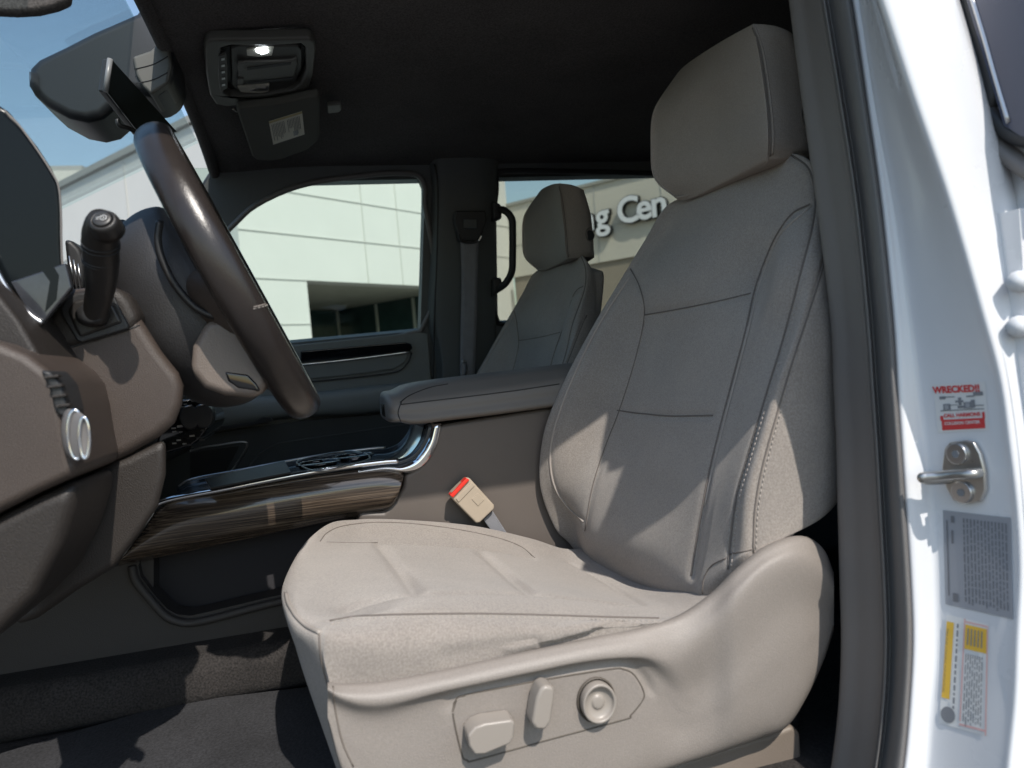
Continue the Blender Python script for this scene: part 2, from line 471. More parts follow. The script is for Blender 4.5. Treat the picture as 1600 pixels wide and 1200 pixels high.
prism('wall', [at(C0, L1, 0.0, 0), at(C0, L1, bb_+3, 0), at(C0, L1, bb_+3, zs), at(C0, L1, 0.0, zs)], D1*-0.2+V((0, 0, 0)), STUC, bld)
tube('roof_vent', [at(C0, 0.5, 9, HT), at(C0, 0.5, 9, HT+.4)], 0.05, MULL, bld, k=1)
# far wing seen over the left facade
bw = thing('far_building', 'pale flat-roofed building rising behind the long white facade, seen through the windshield', 'building', at(C0, 6, 75, 0))
fz = P(150, 272, x=50).z
fa, fb = P(60, 262, x=50), P(128, 266, x=50)
prism('wall', [V((fa.x, fa.y+3, 0)), V((fb.x, fb.y, 0)), V((fb.x, fb.y, fb.z)), V((fa.x, fa.y+3, fb.z))], (14, -6, 0), STUC2, bw)
prism('roof', [V((fa.x, fa.y+3, fb.z)), V((fb.x, fb.y, fb.z)), V((fb.x+14, fb.y-6, fb.z)), V((fa.x+14, fa.y-3, fb.z))], (0, 0, 0.3), COP, bw)
# the wing with the sign (runs towards -D0 from the inner corner)
w2 = thing('service_wing', 'beige lower building wing carrying the raised sign letters, behind the passenger seat', 'building', at(C0, L1, 0, 0))
cD = D1.dot(at(C0, L1, 0, 0))
def W2(u, v): return PL(u, v, D1, cD)
zt = (W2(784, 331).z+W2(978, 271).z)/2
zb = (W2(840, 430).z+W2(994, 397).z)/2
prism('wall', [at(C0, L1, -0.01, zb), at(C0, L1, -22, zb), at(C0, L1, -22, zt), at(C0, L1, -0.01, zt)], D1*0.4, STUC2, w2)
prism('lower_wall', [at(C0, L1+0.06, -0.01, 0), at(C0, L1+0.06, -22, 0), at(C0, L1+0.06, -22, zb), at(C0, L1+0.06, -0.01, zb)], D1*0.3, STUCD, w2)
prism('coping', [at(C0, L1-0.07, -0.01, zt), at(C0, L1-0.07, -22, zt), at(C0, L1+0.5, -22, zt), at(C0, L1+0.5, -0.01, zt)], (0, 0, 0.09), COP, w2)
for u in (798, 935, 1040):
    a = -(W2(u, 380)-C0).dot(D0)
    strip('panel_joint', at(C0, L1, -a, zb), at(C0, L1, -a, zt), 0.03, -D1, JNT, w2)
zj = W2(960, 372).z
zj = W2(790, 390).z*0.5 + W2(940, 352).z*0.5
strip('panel_joint', at(C0, L1, -0.1, zj), at(C0, L1, -21, zj), 0.02, -D1, JNT, w2)
sg = thing('wall_sign', 'raised white sign letters with black sides reading ng Cen on the beige wall', 'sign', W2(980, 350))
SGW = mat('sign_face', (0.78, 0.80, 0.84), 0.4); SGB = mat('sign_side', (0.015, 0.016, 0.018), 0.4)
base = W2(923, 361); tipc = W2(1036, 332)
ex = -D0; ey = V((0, 0, 1)); nrm = -D1
capH = (W2(1000, 310).z-W2(1003, 344).z)
letters = [('n', 922), ('g', 946), ('C', 987), ('e', 1012), ('n', 1036)]
zb0 = base.z
for ch, u in letters:
    p = W2(u, 350); p.z = zb0
    M = frame_M(p+nrm*0.02, ex, ey)
    c = bpy.data.curves.new('f', 'FONT'); c.body = ch; c.size = capH*1.66; c.extrude = 0.07; c.offset = capH*0.075; c.align_x = 'CENTER'; c.resolution_u = 4
    t = bpy.data.objects.new('f', c); COL.objects.link(t)
    dg = bpy.context.evaluated_depsgraph_get(); dg.update()
    me = bpy.data.meshes.new_from_object(t.evaluated_get(dg)); bpy.data.objects.remove(t)
    me.transform(Matrix.Translation(M.to_translation()) @ M.to_3x3().to_4x4() @ Matrix.Translation((0, 0, 0.07)))
    me.materials.clear()
    lo = link('letter', me, SGB, sg)
    me.materials.append(SGW)
    c = bpy.data.curves.new('f', 'FONT'); c.body = ch; c.size = capH*1.66; c.extrude = 0.008; c.offset = capH*0.035; c.align_x = 'CENTER'; c.resolution_u = 4
    t = bpy.data.objects.new('f', c); COL.objects.link(t)
    dg = bpy.context.evaluated_depsgraph_get(); dg.update()
    m2 = bpy.data.meshes.new_from_object(t.evaluated_get(dg)); bpy.data.objects.remove(t)
    m2.transform(Matrix.Translation(M.to_translation()+nrm*0.15) @ M.to_3x3().to_4x4()); m2.materials.clear()
    fo = link('letter_face', m2, SGW, lo)

# ------------------------------------------------------------------ pickup cab shell
cab = thing('pickup_cab', 'white pickup cab with dark headliner, pillars and carpet around the front seats', 'truck cab')
NP = V((1, 0, 0.25)); CP = 0.82+0.25*1.48            # passenger side plane
def S(u, v): return PL(u, v, NP, CP)
fw = [(657, 517), (663, 320), (663, 294), (656, 278), (640, 272), (600, 272), (560, 276), (500, 284), (450, 297), (400, 321), (372, 345), (335, 385), (300, 440), (280, 552)]
rw = [(778, 505), (775, 300), (777, 277), (788, 268), (900, 269), (1022, 272), (1130, 276), (1220, 282), (1232, 296), (1236, 470), (1000, 490)]
outer = [(322, 284), (334, 268), (337, 262), (500, 215), (800, 200), (1250, 215), (1500, 240), (1520, 1000), (700, 1060), (215, 1060), (130, 660), (150, 560), (255, 390)]
holed('side_wall', [S(*p) for p in outer], [[S(*p) for p in fw], [S(*p) for p in rw]], (0.06, 0, 0.012), TRIM, cab)
# window seals round the openings
for lp in (fw, rw):
    pts = [S(*p)+V((-0.006, 0, 0)) for p in lp]
    tube('window_seal', pts, 0.008, RUB if lp is fw else BLK, cab, k=3, seg=8, closed=True)
# headliner (crowned) and roof skin
rows = []
for y in (0.212, 0.15, 0.0, -0.3, -0.7, -1.1, -1.6):
    zc = 1.985 if y < 0.1 else 1.975
    rows.append([V((x, y+0.015*(abs(x)/0.7)**2*(1 if y > 0.1 else 0), zc-0.03*(abs(x)/0.7)**2.5)) for x in (-0.70, -0.5, -0.25, 0, 0.25, 0.5, 0.70)])
for r in rows:
    r.insert(0, V((-0.755, r[0].y, 1.93))); r.append(V((0.745, r[-1].y, 1.925)))
hl = cg('headliner', rows, HEAD, cab, k=5); solid(hl, 0.02, 1)
rr_ = [[V((p.x*1.03, p.y, p.z+0.028)) for p in r] for r in rows]
for r in rr_: r[0] = V((-0.79, r[0].y, 1.925)); r[-1] = V((0.775, r[-1].y, 1.92))
rf = cg('roof', rr_, WHITE, cab, k=4); solid(rf, 0.006, 1)
# front header and driver side rail
tube('header', [(-0.76, 0.215, 1.935), (-0.4, 0.215, 1.972), (0, 0.215, 1.98), (0.4, 0.218, 1.972), (0.735, 0.225, 1.94)], 0.014, HEAD, cab)
tube('door_rail', [(-0.765, 0.25, 1.93), (-0.765, -0.2, 1.945), (-0.762, -0.50, 1.945)], 0.02, RUB, cab)
# A pillars
tube('pillar', [(-0.77, 0.25, 1.93), (-0.82, 0.55, 1.75), (-0.88, 0.95, 1.45)], 0.035, TRIM, cab)
tube('pillar', [S(337, 268)+V((0.03, 0, 0)), S(255, 395)+V((0.03, 0, 0)), S(120, 570)+V((0.03, 0, 0))], 0.02, BLK, cab)
wsg = prism('windshield', [(-0.74, 0.26, 2.03), (0.72, 0.26, 2.03), (0.86, 1.45, 1.50), (-0.86, 1.45, 1.50)], (0, 0.004, 0.006), GL_W, cab)
# rear bulkhead, far side skin, driver rear side, floor
box('rear_wall', (-0.9, -1.66, 0.75), (0.85, -1.62, 1.96), TRIM, cab)
prism('rear_side_wall', [(-0.93, -0.66, 0.55), (-0.93, -1.65, 0.55), (-0.93, -1.65, 1.45), (-0.80, -1.65, 1.93), (-0.80, -0.66, 1.93), (-0.93, -0.66, 1.45)][:3]+[(-0.93, -0.66, 1.45)], (0.05, 0, 0), WHITE, cab)
prism('rear_side_window', [(-0.93, -0.66, 1.46), (-0.93, -1.65, 1.46), (-0.79, -1.65, 1.93), (-0.79, -0.66, 1.93)], (0.03, 0, 0), GL_D, cab)
box('floor', (-0.84, -1.62, 0.80), (0.80, 0.9, 0.845), CARP, cab)
box('firewall', (-0.84, 0.86, 0.84), (0.80, 0.9, 1.5), CARP, cab)
box('sill', (-0.90, -0.6, 0.74), (-0.80, 0.9, 0.875), BLK, cab, 0.012)
box('underbody', (-0.95, -1.7, 0.45), (0.95, 1.2, 0.73), BLK, cab)
box('tunnel', (-0.2, -1.5, 0.846), (0.2, 0.85, 0.93), CARP, cab, 0.03, 5)
# floor mat
prism('floor_mat', [P(0, 1185, z=.853), P(270, 1105, z=.853), P(480, 1080, z=.853), P(640, 1080, z=.853), P(620, 1500, z=.853), P(-200, 1700, z=.853)], (0, 0, 0.008), MATT, cab, 0.003)

# passenger window glass
pdoor = thing('passenger_door', 'closed front passenger door with dark panel, gloss strip and wide clear window', 'car door', (0.8, -0.05, 0.85))
n0 = V((0.03, 0, 0.0075))
def sheet(name, pts, off, m, parent, th=0.004):
    return prism(name, [S(*p)+n0*off for p in pts], (th, 0, 0), m, parent)
sheet('window_glass', [(668, 530), (674, 262), (250, 262), (250, 560)], 1.0, GL_P, pdoor)
rdoor = thing('rear_passenger_door', 'far rear door whose tinted window shows the sign between the seats', 'car door', (0.8, -0.9, 0.85))
sheet('window_glass', [(770, 515), (768, 255), (1245, 268), (1245, 500)], 1.0, GL_R, rdoor)

# ---- passenger door panel
n_in = V((-1, 0, 0))
def on(pts, off): return [S(*p)+n_in*off for p in pts]
prism('door_panel', on([(200, 560), (480, 537), (655, 519), (668, 522), (676, 640), (676, 760), (660, 900), (200, 900)], 0.014), (0.010, 0, 0), DOORP, pdoor, 0.006)
prism('gloss_strip', on([(470, 549), (560, 541), (630, 535), (641, 538), (643, 545), (638, 550), (560, 559), (470, 567)], 0.030), (0.013, 0, 0), PIANO, pdoor, 0.004)
tube('chrome_line', on([(462, 571), (520, 565), (580, 558), (641, 550)], 0.032), 0.0028, CHR, pdoor)
prism('door_handle_pocket', on([(470, 571), (560, 561), (638, 552), (632, 566), (615, 577), (560, 585), (470, 594)], 0.022), (0.008, 0, 0), DOORP, pdoor, 0.004)
tube('panel_seam', on([(470, 598), (560, 589), (618, 581), (636, 567), (642, 552)], 0.018), 0.0025, BLK, pdoor)
# armrest of the door: a bulged shelf
rows = []
top = [(230, 636), (330, 622), (440, 617), (540, 607), (600, 600), (664, 596)]
mid = [(230, 660), (330, 644), (440, 638), (540, 628), (600, 621), (664, 616)]
low = [(230, 690), (330, 670), (440, 650), (540, 645), (600, 639), (664, 633)]
rows = [on(top, 0.012), [p+V((0, 0, 0.004)) for p in on([(a, b+4) for a, b in top], 0.075)], on(mid, 0.088), on(low, 0.075), on([(a, b+5) for a, b in low], 0.012)]
cg('armrest', rows, DOORP, pdoor, k=4)
prism('armrest_seam', on([(322, 668), (400, 656), (414, 650), (425, 650), (430, 655), (400, 662), (322, 674)], 0.088), (0.01, 0, 0), BLK, pdoor, 0.001)
prism('lower_panel', on([(200, 690), (330, 676), (480, 655), (668, 640), (676, 900), (200, 900)], 0.030), (0.014, 0, 0), DOORD, pdoor, 0.004)
tube('pocket_trim', on([(300, 703), (322, 697), (350, 693), (378, 689), (388, 692), (384, 704), (374, 720), (362, 738), (350, 760)], 0.034), 0.0032, SIL, pdoor, k=5)
prism('speaker_pocket', on([(300, 706), (322, 702), (376, 695), (368, 712), (345, 752), (300, 765)], 0.033), (0.004, 0, 0), BLK, pdoor)
tube('pocket_seam', on([(384, 740), (395, 722), (412, 703), (436, 692), (470, 686), (540, 676), (620, 664), (670, 657)], 0.032), 0.0022, TRIM, pdoor)
# B pillar trim on the far side
pil = thing('pillar_trim', 'dark far B pillar trim between the two passenger side windows', 'pillar', (0.75, -0.45, 0.85))
rows = []
for v, a, b, c, d in ((235, 668, 690, 745, 775), (300, 674, 692, 745, 772), (400, 672, 690, 742, 770), (500, 668, 688, 740, 770), (560, 680, 692, 740, 772), (640, 682, 694, 738, 772), (760, 682, 696, 736, 772)):
    rows.append([S(a, v)+n_in*0.004, S(a+6, v)+n_in*0.03, S(b, v)+n_in*0.042, S(c, v)+n_in*0.042, S(d, v)+n_in*0.02, S(d+2, v)+n_in*0.0])
cg('cover', rows, TRIM, pil, k=4)
tube('edge_seam', [S(a, b)+n_in*0.035 for a, b in ((676, 262), (681, 300), (680, 400), (676, 500), (674, 600))], 0.003, BLK, pil)
# belt on far pillar
belt = thing('seat_belt', 'grey front passenger seat belt hanging from its guide on the far pillar', 'seat belt', S(724, 560)+n_in*0.06)
bp = lambda u, v, o=0.075: S(u, v)+n_in*o
rows = [[bp(712, 378), bp(740, 378)], [bp(714, 440), bp(738, 440)], [bp(713, 500), bp(737, 500)], [bp(712, 560), bp(735, 560)], [bp(713, 620), bp(733, 620)]]
solid(cg('webbing', rows, WEB, belt, k=4), 0.002)
prism('belt_guide', [bp(704, 338, .05), bp(750, 338, .05), bp(752, 352, .05), bp(742, 385, .05), bp(710, 385, .05), bp(702, 352, .05)], (-0.03, 0, 0), BLK, belt, 0.006)
prism('height_adjuster', [bp(716, 352, .078), bp(736, 352, .078), bp(736, 366, .078), bp(716, 366, .078)], (-0.012, 0, 0), TRIM, belt, 0.003)
tube('guide_ring', [bp(709, 374, .082), bp(712, 384, .082), bp(726, 387, .082), bp(739, 383, .082), bp(742, 372, .082)], 0.0035, BLK, belt)
tube('ring_glint', [bp(738, 385, .087), bp(741, 381, .087), bp(743, 376, .087)], 0.002, CHR, belt, k=3)
tube('belt_anchor', [bp(714, 566, .08), bp(719, 566, .08), bp(721, 572, .08), bp(720, 586, .08)], 0.004, SIL, belt, k=3)
# grab handle
gh = thing('grab_handle', 'black grab handle on the far B pillar in front of the tinted window', 'grab handle', S(780, 400))
tube('grip', [S(771, 331)+n_in*0.03, S(781, 336)+n_in*0.06, S(790, 350)+n_in*0.075, S(791, 370)+n_in*0.078, S(791, 405)+n_in*0.078, S(790, 430)+n_in*0.075, S(782, 447)+n_in*0.06, S(770, 456)+n_in*0.03], 0.011, BLK, gh, k=5, seg=12)
prism('mount', [S(764, 318)+n_in*0.02, S(778, 325)+n_in*0.02, S(779, 347)+n_in*0.02, S(764, 350)+n_in*0.02], (-0.03, 0, 0), BLK, gh, 0.008)
prism('mount', [S(764, 438)+n_in*0.02, S(778, 436)+n_in*0.02, S(780, 452)+n_in*0.02, S(764, 468)+n_in*0.02], (-0.03, 0, 0), BLK, gh, 0.008)

# ------------------------------------------------------------------ driver side B pillar (white jamb)
jamb = thing('door_pillar', 'white painted driver side B pillar with latch striker, labels and rubber seal', 'pillar', (-0.85, -0.57, 0.75))
KT = 0.07
def T(u, v, x0):
    n = V((1, 0, -KT)); return PL(u, v, n, x0-KT*1.2)
vs_ = [-80, 0, 150, 320, 500, 600, 700, 800, 900, 1000, 1100, 1200, 1330]
def tr(tab, v):
    for (v0, u0), (v1, u1) in zip(tab[:-1], tab[1:]):
        if v <= v1 or (v1, u1) == tab[-1]: return u0+(u1-u0)*(v-v0)/(v1-v0)
tin = [(-80, 1228), (0, 1237), (150, 1256), (320, 1280), (500, 1302), (700, 1311), (800, 1313), (1000, 1318), (1100, 1314), (1200, 1302), (1330, 1280)]
trd = [(-80, 1270), (0, 1283), (150, 1308), (320, 1334), (500, 1352), (700, 1366), (900, 1377), (1000, 1380), (1100, 1376), (1200, 1364), (1330, 1340)]
tbd = [(-80, 1312), (0, 1330), (100, 1345), (240, 1365), (420, 1390), (560, 1398), (740, 1411), (870, 1420), (980, 1426), (1080, 1422), (1200, 1411), (1330, 1390)]
tsh = [(-80, 1330), (0, 1345), (100, 1360), (200, 1377), (300, 1397), (400, 1410), (500, 1424), (620, 1438), (740, 1455), (900, 1464), (1000, 1466), (1200, 1450), (1330, 1430)]
tou = [(-80, 1352), (0, 1382), (90, 1410), (180, 1440), (300, 1480), (400, 1510), (500, 1535), (600, 1560), (700, 1574), (800, 1585), (900, 1590), (1100, 1582), (1330, 1560)]
ted = [(-80, 1420), (0, 1448), (80, 1470), (160, 1500), (220, 1520), (330, 1545), (470, 1562), (560, 1575), (650, 1592), (760, 1602), (900, 1612), (1100, 1608), (1330, 1590)]
rows = []
for v in vs_:
    r = [T(tr(tin, v), v, -0.70)+V((0.0, -0.10, 0)), T(tr(tin, v), v, -0.71)]
    a, b, c = tr(tin, v), tr(trd, v), tr(tbd, v)
    r += [T(a+(b-a)*.4, v, -0.745), T(b-10, v, -0.775), T(b, v, -0.79)]
    rows.append(r)
cg('inner_trim', rows, GREY, jamb, k=5)
rows = []
for v in vs_:
    b, c = tr(trd, v), tr(tbd, v)
    rows.append([T(b, v, -0.789), T(b+5, v, -0.796), T(b+9, v, -0.790), T(b+13, v, -0.792), T(b+(c-b)*.6, v, -0.815), T(c-5, v, -0.826), T(c, v, -0.822), T(c+1, v, -0.812)+V((0, -0.01, 0))])
cg('weatherstrip', rows, RUB, jamb, k=4)
rows = []
def sy(u, v, y): return P(u, v, y=y)
for v in vs_:
    c, s, o_, e_ = tr(tbd, v), tr(tsh, v), tr(tou, v), tr(ted, v)
    p0 = T(c-4, v, -0.808); p1 = T(c+3, v, -0.824); p1b = T((c+s)/2+4, v, -0.829); p2 = T(s-2, v, -0.832)
    ob = T(o_, v, -0.913); p3 = p2.lerp(ob, 0.12)+V((0, -0.002, 0)); 
    # step face leans forward as it goes outboard: faces away from the sun
    p4 = p2.lerp(ob, 0.5)+V((0.0, -0.002, 0)); p5 = ob+V((0.008, 0.0, 0))
    p6 = T(o_+4, v, -0.916); p7 = T((o_+e_)/2+4, v, -0.919); p8 = T(e_, v, -0.920)
    p9 = p8+V((0.0, -0.03, 0)); p10 = p8+V((0.03, -0.08, 0))
    rows.append([p0, p1, p1b, p2, p3, p4, p5, p6, p7, p8, p9, p10])
jp = cg('panel', rows, WHITE, jamb, k=5)
JT = bvh(jp)
# body behind the pillar so no light slips through
prism('body_side', [(-0.925, -0.62, 0.5), (-0.925, -0.70, 0.5), (-0.925, -0.70, 1.45), (-0.925, -0.62, 1.45)], (0.16, 0, 0), WHITE, jamb)
prism('body_side', [(-0.90, -0.64, 1.43), (-0.70, -0.64, 1.43), (-0.68, -0.64, 1.95), (-0.80, -0.64, 1.95)], (0, -0.06, 0), GREY, jamb)

def draped_patch(name, tree, quad, m, parent, lift, nu=8, nv=8, thick=0.0006):
    """thin sticker laid on a surface inside an image quad (tl,tr,br,bl)"""
    vs, fs = [], []
    for i in range(nv+1):
        for j in range(nu+1):
            a = V((*quad[0], 0)).lerp(V((*quad[1], 0)), j/nu); b = V((*quad[3], 0)).lerp(V((*quad[2], 0)), j/nu)
            p = a.lerp(b, i/nv)
            h = tree.ray_cast(CAM, ray(p.x, p.y).normalized())
            if h[0] is None: return None
            n = h[1]
            if n.dot(CAM-h[0]) < 0: n = -n
            vs.append(h[0]+n*lift)
    for i in range(nv):
        for j in range(nu):
            k = i*(nu+1)+j; fs.append((k, k+1, k+nu+2, k+nu+1))
    o = mesh(name, vs, fs, m, parent, True)
    return o
def quad_in(q, s0, s1, t0, t1):
    """sub-quad by fractions"""
    def f(s, t):
        a = V((*q[0], 0)).lerp(V((*q[1], 0)), s); b = V((*q[3], 0)).lerp(V((*q[2], 0)), s); r = a.lerp(b, t); return (r.x, r.y)
    return [f(s0, t0), f(s1, t0), f(s1, t1), f(s0, t1)]
def bars(name, tree, q, cells, m, parent, lift):
    vs, fs = [], []; fine = []
    for (s0, s1, t0, t1) in cells:
        ni, nj_ = max(1, math.ceil((s1-s0)/.12)), max(1, math.ceil((t1-t0)/.08))
        for a in range(ni):
            for b in range(nj_):
                fine.append((s0+(s1-s0)*a/ni, s0+(s1-s0)*(a+1)/ni, t0+(t1-t0)*b/nj_, t0+(t1-t0)*(b+1)/nj_))
    for (s0, s1, t0, t1) in fine:
        qq = quad_in(q, s0, s1, t0, t1); pts = []
        for (u, v) in qq:
            h = tree.ray_cast(CAM, ray(u, v).normalized())
            if h[0] is None: break
            n = h[1] if h[1].dot(CAM-h[0]) > 0 else -h[1]
            pts.append(h[0]+n*lift)
        if len(pts) == 4:
            o = len(vs); vs += pts; fs.append((o, o+1, o+2, o+3))
    if vs: return mesh(name, vs, fs, m, parent)
def stext(name, tree, q, body, s, t, size, m, parent, lift, rot=False, bold=0):
    """text laid on a sticker; s,t centre fractions; size as fraction of height"""
    def hit(s_, t_):
        a = quad_in(q, s_, s_, t_, t_)[0]; h = tree.ray_cast(CAM, ray(*a).normalized()); n = h[1] if h[1].dot(CAM-h[0]) > 0 else -h[1]
        return h[0]+n*lift
    c = hit(s, t); r = hit(min(.98, s+.1), t)-hit(s-.1, t); d = hit(s, t-.05)-hit(s, min(.98, t+.05))
    H = d.length/0.1 if t+.05 <= .98 else d.length/(0.05+.98-t)
    if rot: r, d = -d, r                     # reading downwards
    o = text_mesh(name, body, size*H, 0.0, m, parent, frame_M(c, r, d), bold)
    for vv in o.data.vertices:
        h = tree.ray_cast(CAM, (vv.co-CAM).normalized())
        if h[0] is not None:
            n = h[1] if h[1].dot(CAM-h[0]) > 0 else -h[1]; vv.co = h[0]+n*lift
    return o
# wrecked sticker
q1 = [(1459, 600), (1540, 596), (1546, 672), (1466, 676)]
s1 = draped_patch('repair_sticker', JT, q1, STW, jamb, 0.0007); tag(s1, 'small white and red sticker printed WRECKED with a crashed car')
stext('sticker_text', JT, q1, 'WRECKED!!', .45, .13, .19, STRED, s1, 0.0014, bold=0.0004)
bars('red_band', JT, q1, [(.10, .94, .74, .955), (.08, .14, .66, .76), (.9, .95, .62, .76)], STRED, s1, 0.0012)
stext('sticker_text', JT, q1, "CALL HARMONS", .52, .66, .105, STRED, s1, 0.0014, bold=0.0002)
stext('sticker_text', JT, q1, "COLLISION CENTER", .52, .82, .085, STW, s1, 0.0018, bold=0.0001)
bars('crashed_car', JT, q1, [(.10, .22, .26, .32), (.22, .40, .27, .29), (.62, .78, .27, .30), (.76, .95, .20, .28), (.40, .56, .36, .40), (.46, .52, .30, .46), (.16, .30, .42, .54), (.10, .95, .545, .565), (.56, .74, .40, .53), (.70, .78, .36, .52), (.78, .95, .47, .49), (.44, .62, .47, .52), (.30, .44, .44, .455)], STG, s1, 0.0014)
bars('crashed_car_wheel', JT, q1, [(.19, .27, .44, .53), (.60, .68, .42, .51)], STG2, s1, 0.0018)
# grey label with rows of text (reads sideways)
q2 = [(1474, 797), (1580, 809), (1584, 968), (1478, 944)]
s2 = draped_patch('vehicle_label', JT, q2, mat('label_silver', (0.33, 0.34, 0.37), 0.35), jamb, 0.0007); tag(s2, 'grey certification label with fine sideways print')
cells = []
for i in range(13):
    s = .30+.052*i; t = .06
    while t < .93:
        L = random.uniform(.03, .10); cells.append((s, s+.018, t, min(.95, t+L))); t += L+.015
cells += [(.05, .07, .10, .90), (.12, .17, .05, .12), (.12, .15, .2, .34), (.12, .20, .86, .95)]
bars('label_print', JT, q2, cells, mat('label_silver_print', (0.17, 0.175, 0.19), 0.5), s2, 0.0013)
# tyre label
q3 = [(1480, 960), (1546, 975), (1543, 1150), (1468, 1130)]
s3 = draped_patch('tire_label', JT, q3, STW, jamb, 0.0007); tag(s3, 'white tire label with yellow band and pink border')
bars('yellow_band', JT, q3, [(.02, .19, .06, .76)], STY, s3, 0.0012)
bars('yellow_box', JT, q3, [(.46, .96, .05, .27)], STY, s3, 0.0012)
bars('pink_border', JT, q3, [(.42, .45, .0, .93), (.96, .99, .04, 1.0), (.42, .99, .95, .97), (.42, .99, .02, .035)], PINK, s3, 0.0010)
cells = []
for i in range(8):
    s = .50+.052*i; t = .31
    while t < .93:
        L = random.uniform(.02, .09); cells.append((s, s+.02, t, t+L)); t += L+.02
for i in range(5):
    s = .52+.08*i; cells.append((s, s+.03, .08, .23))
t = .06
while t < .85:
    L = random.uniform(.02, .06); cells.append((.27, .31, t, t+L)); t += L+.02
bars('label_print', JT, q3, cells, STG, s3, 0.0016)
stext('label_text', JT, q3, 'TIRE AND LOADING INFORMATION', 0.105, .41, .036, INK, s3, 0.0024, rot=True)
cx, cy = 1483, 1117
vs = []
ring = drape(JT, [(cx+11*math.cos(a*math.pi/10)+2*math.sin(a*math.pi/10), cy+13*math.sin(a*math.pi/10)) for a in range(20)], 0.0016, spline=False, step=100)
mesh('round_mark', ring, [tuple(range(len(ring)))], STG, s3)
# striker
st = None
def jh(u, v, lift=0.0):
    h = JT.ray_cast(CAM, ray(u, v).normalized()); n = h[1] if h[1].dot(CAM-h[0]) > 0 else -h[1]; return h[0]+n*lift
out = [(1478, 730), (1482, 700), (1490, 690), (1515, 687), (1528, 690), (1538, 708), (1545, 735), (1546, 765), (1538, 783), (1520, 786), (1496, 782), (1484, 760)]
pp = [jh(a, b, 0.0015) for a, b in out]
nj = (pp[3]-pp[0]).cross(pp[8]-pp[0]).normalized()
if nj.dot(CAM-pp[0]) < 0: nj = -nj
st = prism('door_striker', pp, nj*0.005, STEEL, jamb, 0.0015)
for (a, b) in ((1504, 708), (1512, 768)):
    c = jh(a, b, 0.006); e1 = (jh(a+4, b)-jh(a-4, b)).normalized(); e2 = nj.cross(e1)
    ring = [c+(e1*math.cos(t*math.pi/10)+e2*math.sin(t*math.pi/10))*0.0105 for t in range(20)]
    sc = prism('bolt', ring, nj*0.004, SIL, st, 0.001)
    ring = [c+nj*0.0042+(e1*math.cos(t*math.pi/3)+e2*math.sin(t*math.pi/3))*0.004 for t in range(6)]
    prism('bolt_socket', ring, nj*0.0004, STG, st)
c = jh(1512, 740, 0.006); c2 = jh(1484, 742, 0.006)
tube('striker_bar', [jh(1536, 738, 0.003), jh(1537, 738, 0.012), jh(1530, 738, 0.017), jh(1508, 739, 0.019), jh(1490, 741, 0.022), jh(1478, 741, 0.027), jh(1472, 742, 0.030), jh(1474, 746, 0.026), jh(1486, 747, 0.016), jh(1492, 747, 0.003)], 0.0050, STEEL, st, k=6, seg=14)

# rear door edge beyond the pillar; the leaf stands open, outwards from the body
rd = thing('rear_driver_door', 'front edge of the white rear driver door with black seal and dark glass', 'car door', (-1.0, -0.66, 0.75))
def Y(u, v, y=-0.64): return P(u, v, y=y)
rows = []
for v, a in ((-80, 1400), (60, 1440), (160, 1480), (260, 1510), (400, 1530), (560, 1545), (760, 1570), (1000, 1585), (1300, 1570)):
    rows.append([Y(a, v, -0.66), Y(a+40, v, -0.655), Y(a+120, v, -0.65), Y(a+300, v, -0.65)])
WH2 = WHITE
cg('edge_panel', rows, WH2, rd, k=4)
prism('window_glass', [Y(1512, -10, -.636), Y(1700, -10, -.636), Y(1700, 240, -.636), Y(1600, 212, -.636), Y(1574, 196, -.636)], (0, 0.004, 0), GL_D, rd)
tube('glass_edge', [Y(1510, -30, -.632), Y(1535, 50, -.632), Y(1556, 125, -.632), Y(1576, 192, -.632)], 0.0022, SIL, rd)
tube('weatherstrip', [Y(1470, -40, -.642), Y(1500, 40, -.642), Y(1525, 105, -.642), Y(1538, 150, -.642), Y(1534, 180, -.642), Y(1545, 205, -.642), Y(1570, 238, -.642), Y(1620, 275, -.642)], 0.0115, GREY, rd, flat=0.7)
tube('weatherstrip', [Y(1500, -40, -.638), Y(1524, 40, -.638), Y(1545, 110, -.638), Y(1552, 150, -.638), Y(1546, 172, -.638), Y(1564, 196, -.638), Y(1588, 214, -.638), Y(1630, 225, -.638)], 0.007, BLK, rd)
for v in (440, 510):
    hg = prism('hinge', [Y(1566, v-25, -.64), Y(1600, v-32, -.64), Y(1640, v-32, -.64), Y(1640, v+30, -.64), Y(1585, v+30, -.64), Y(1568, v+18, -.64)], (0, 0.018, 0), WHITE, rd, 0.006)
    tube('hinge_bolt', [Y(1592, v, -.622), Y(1592, v, -.612)], 0.010, WHITE, hg, k=1, seg=12)

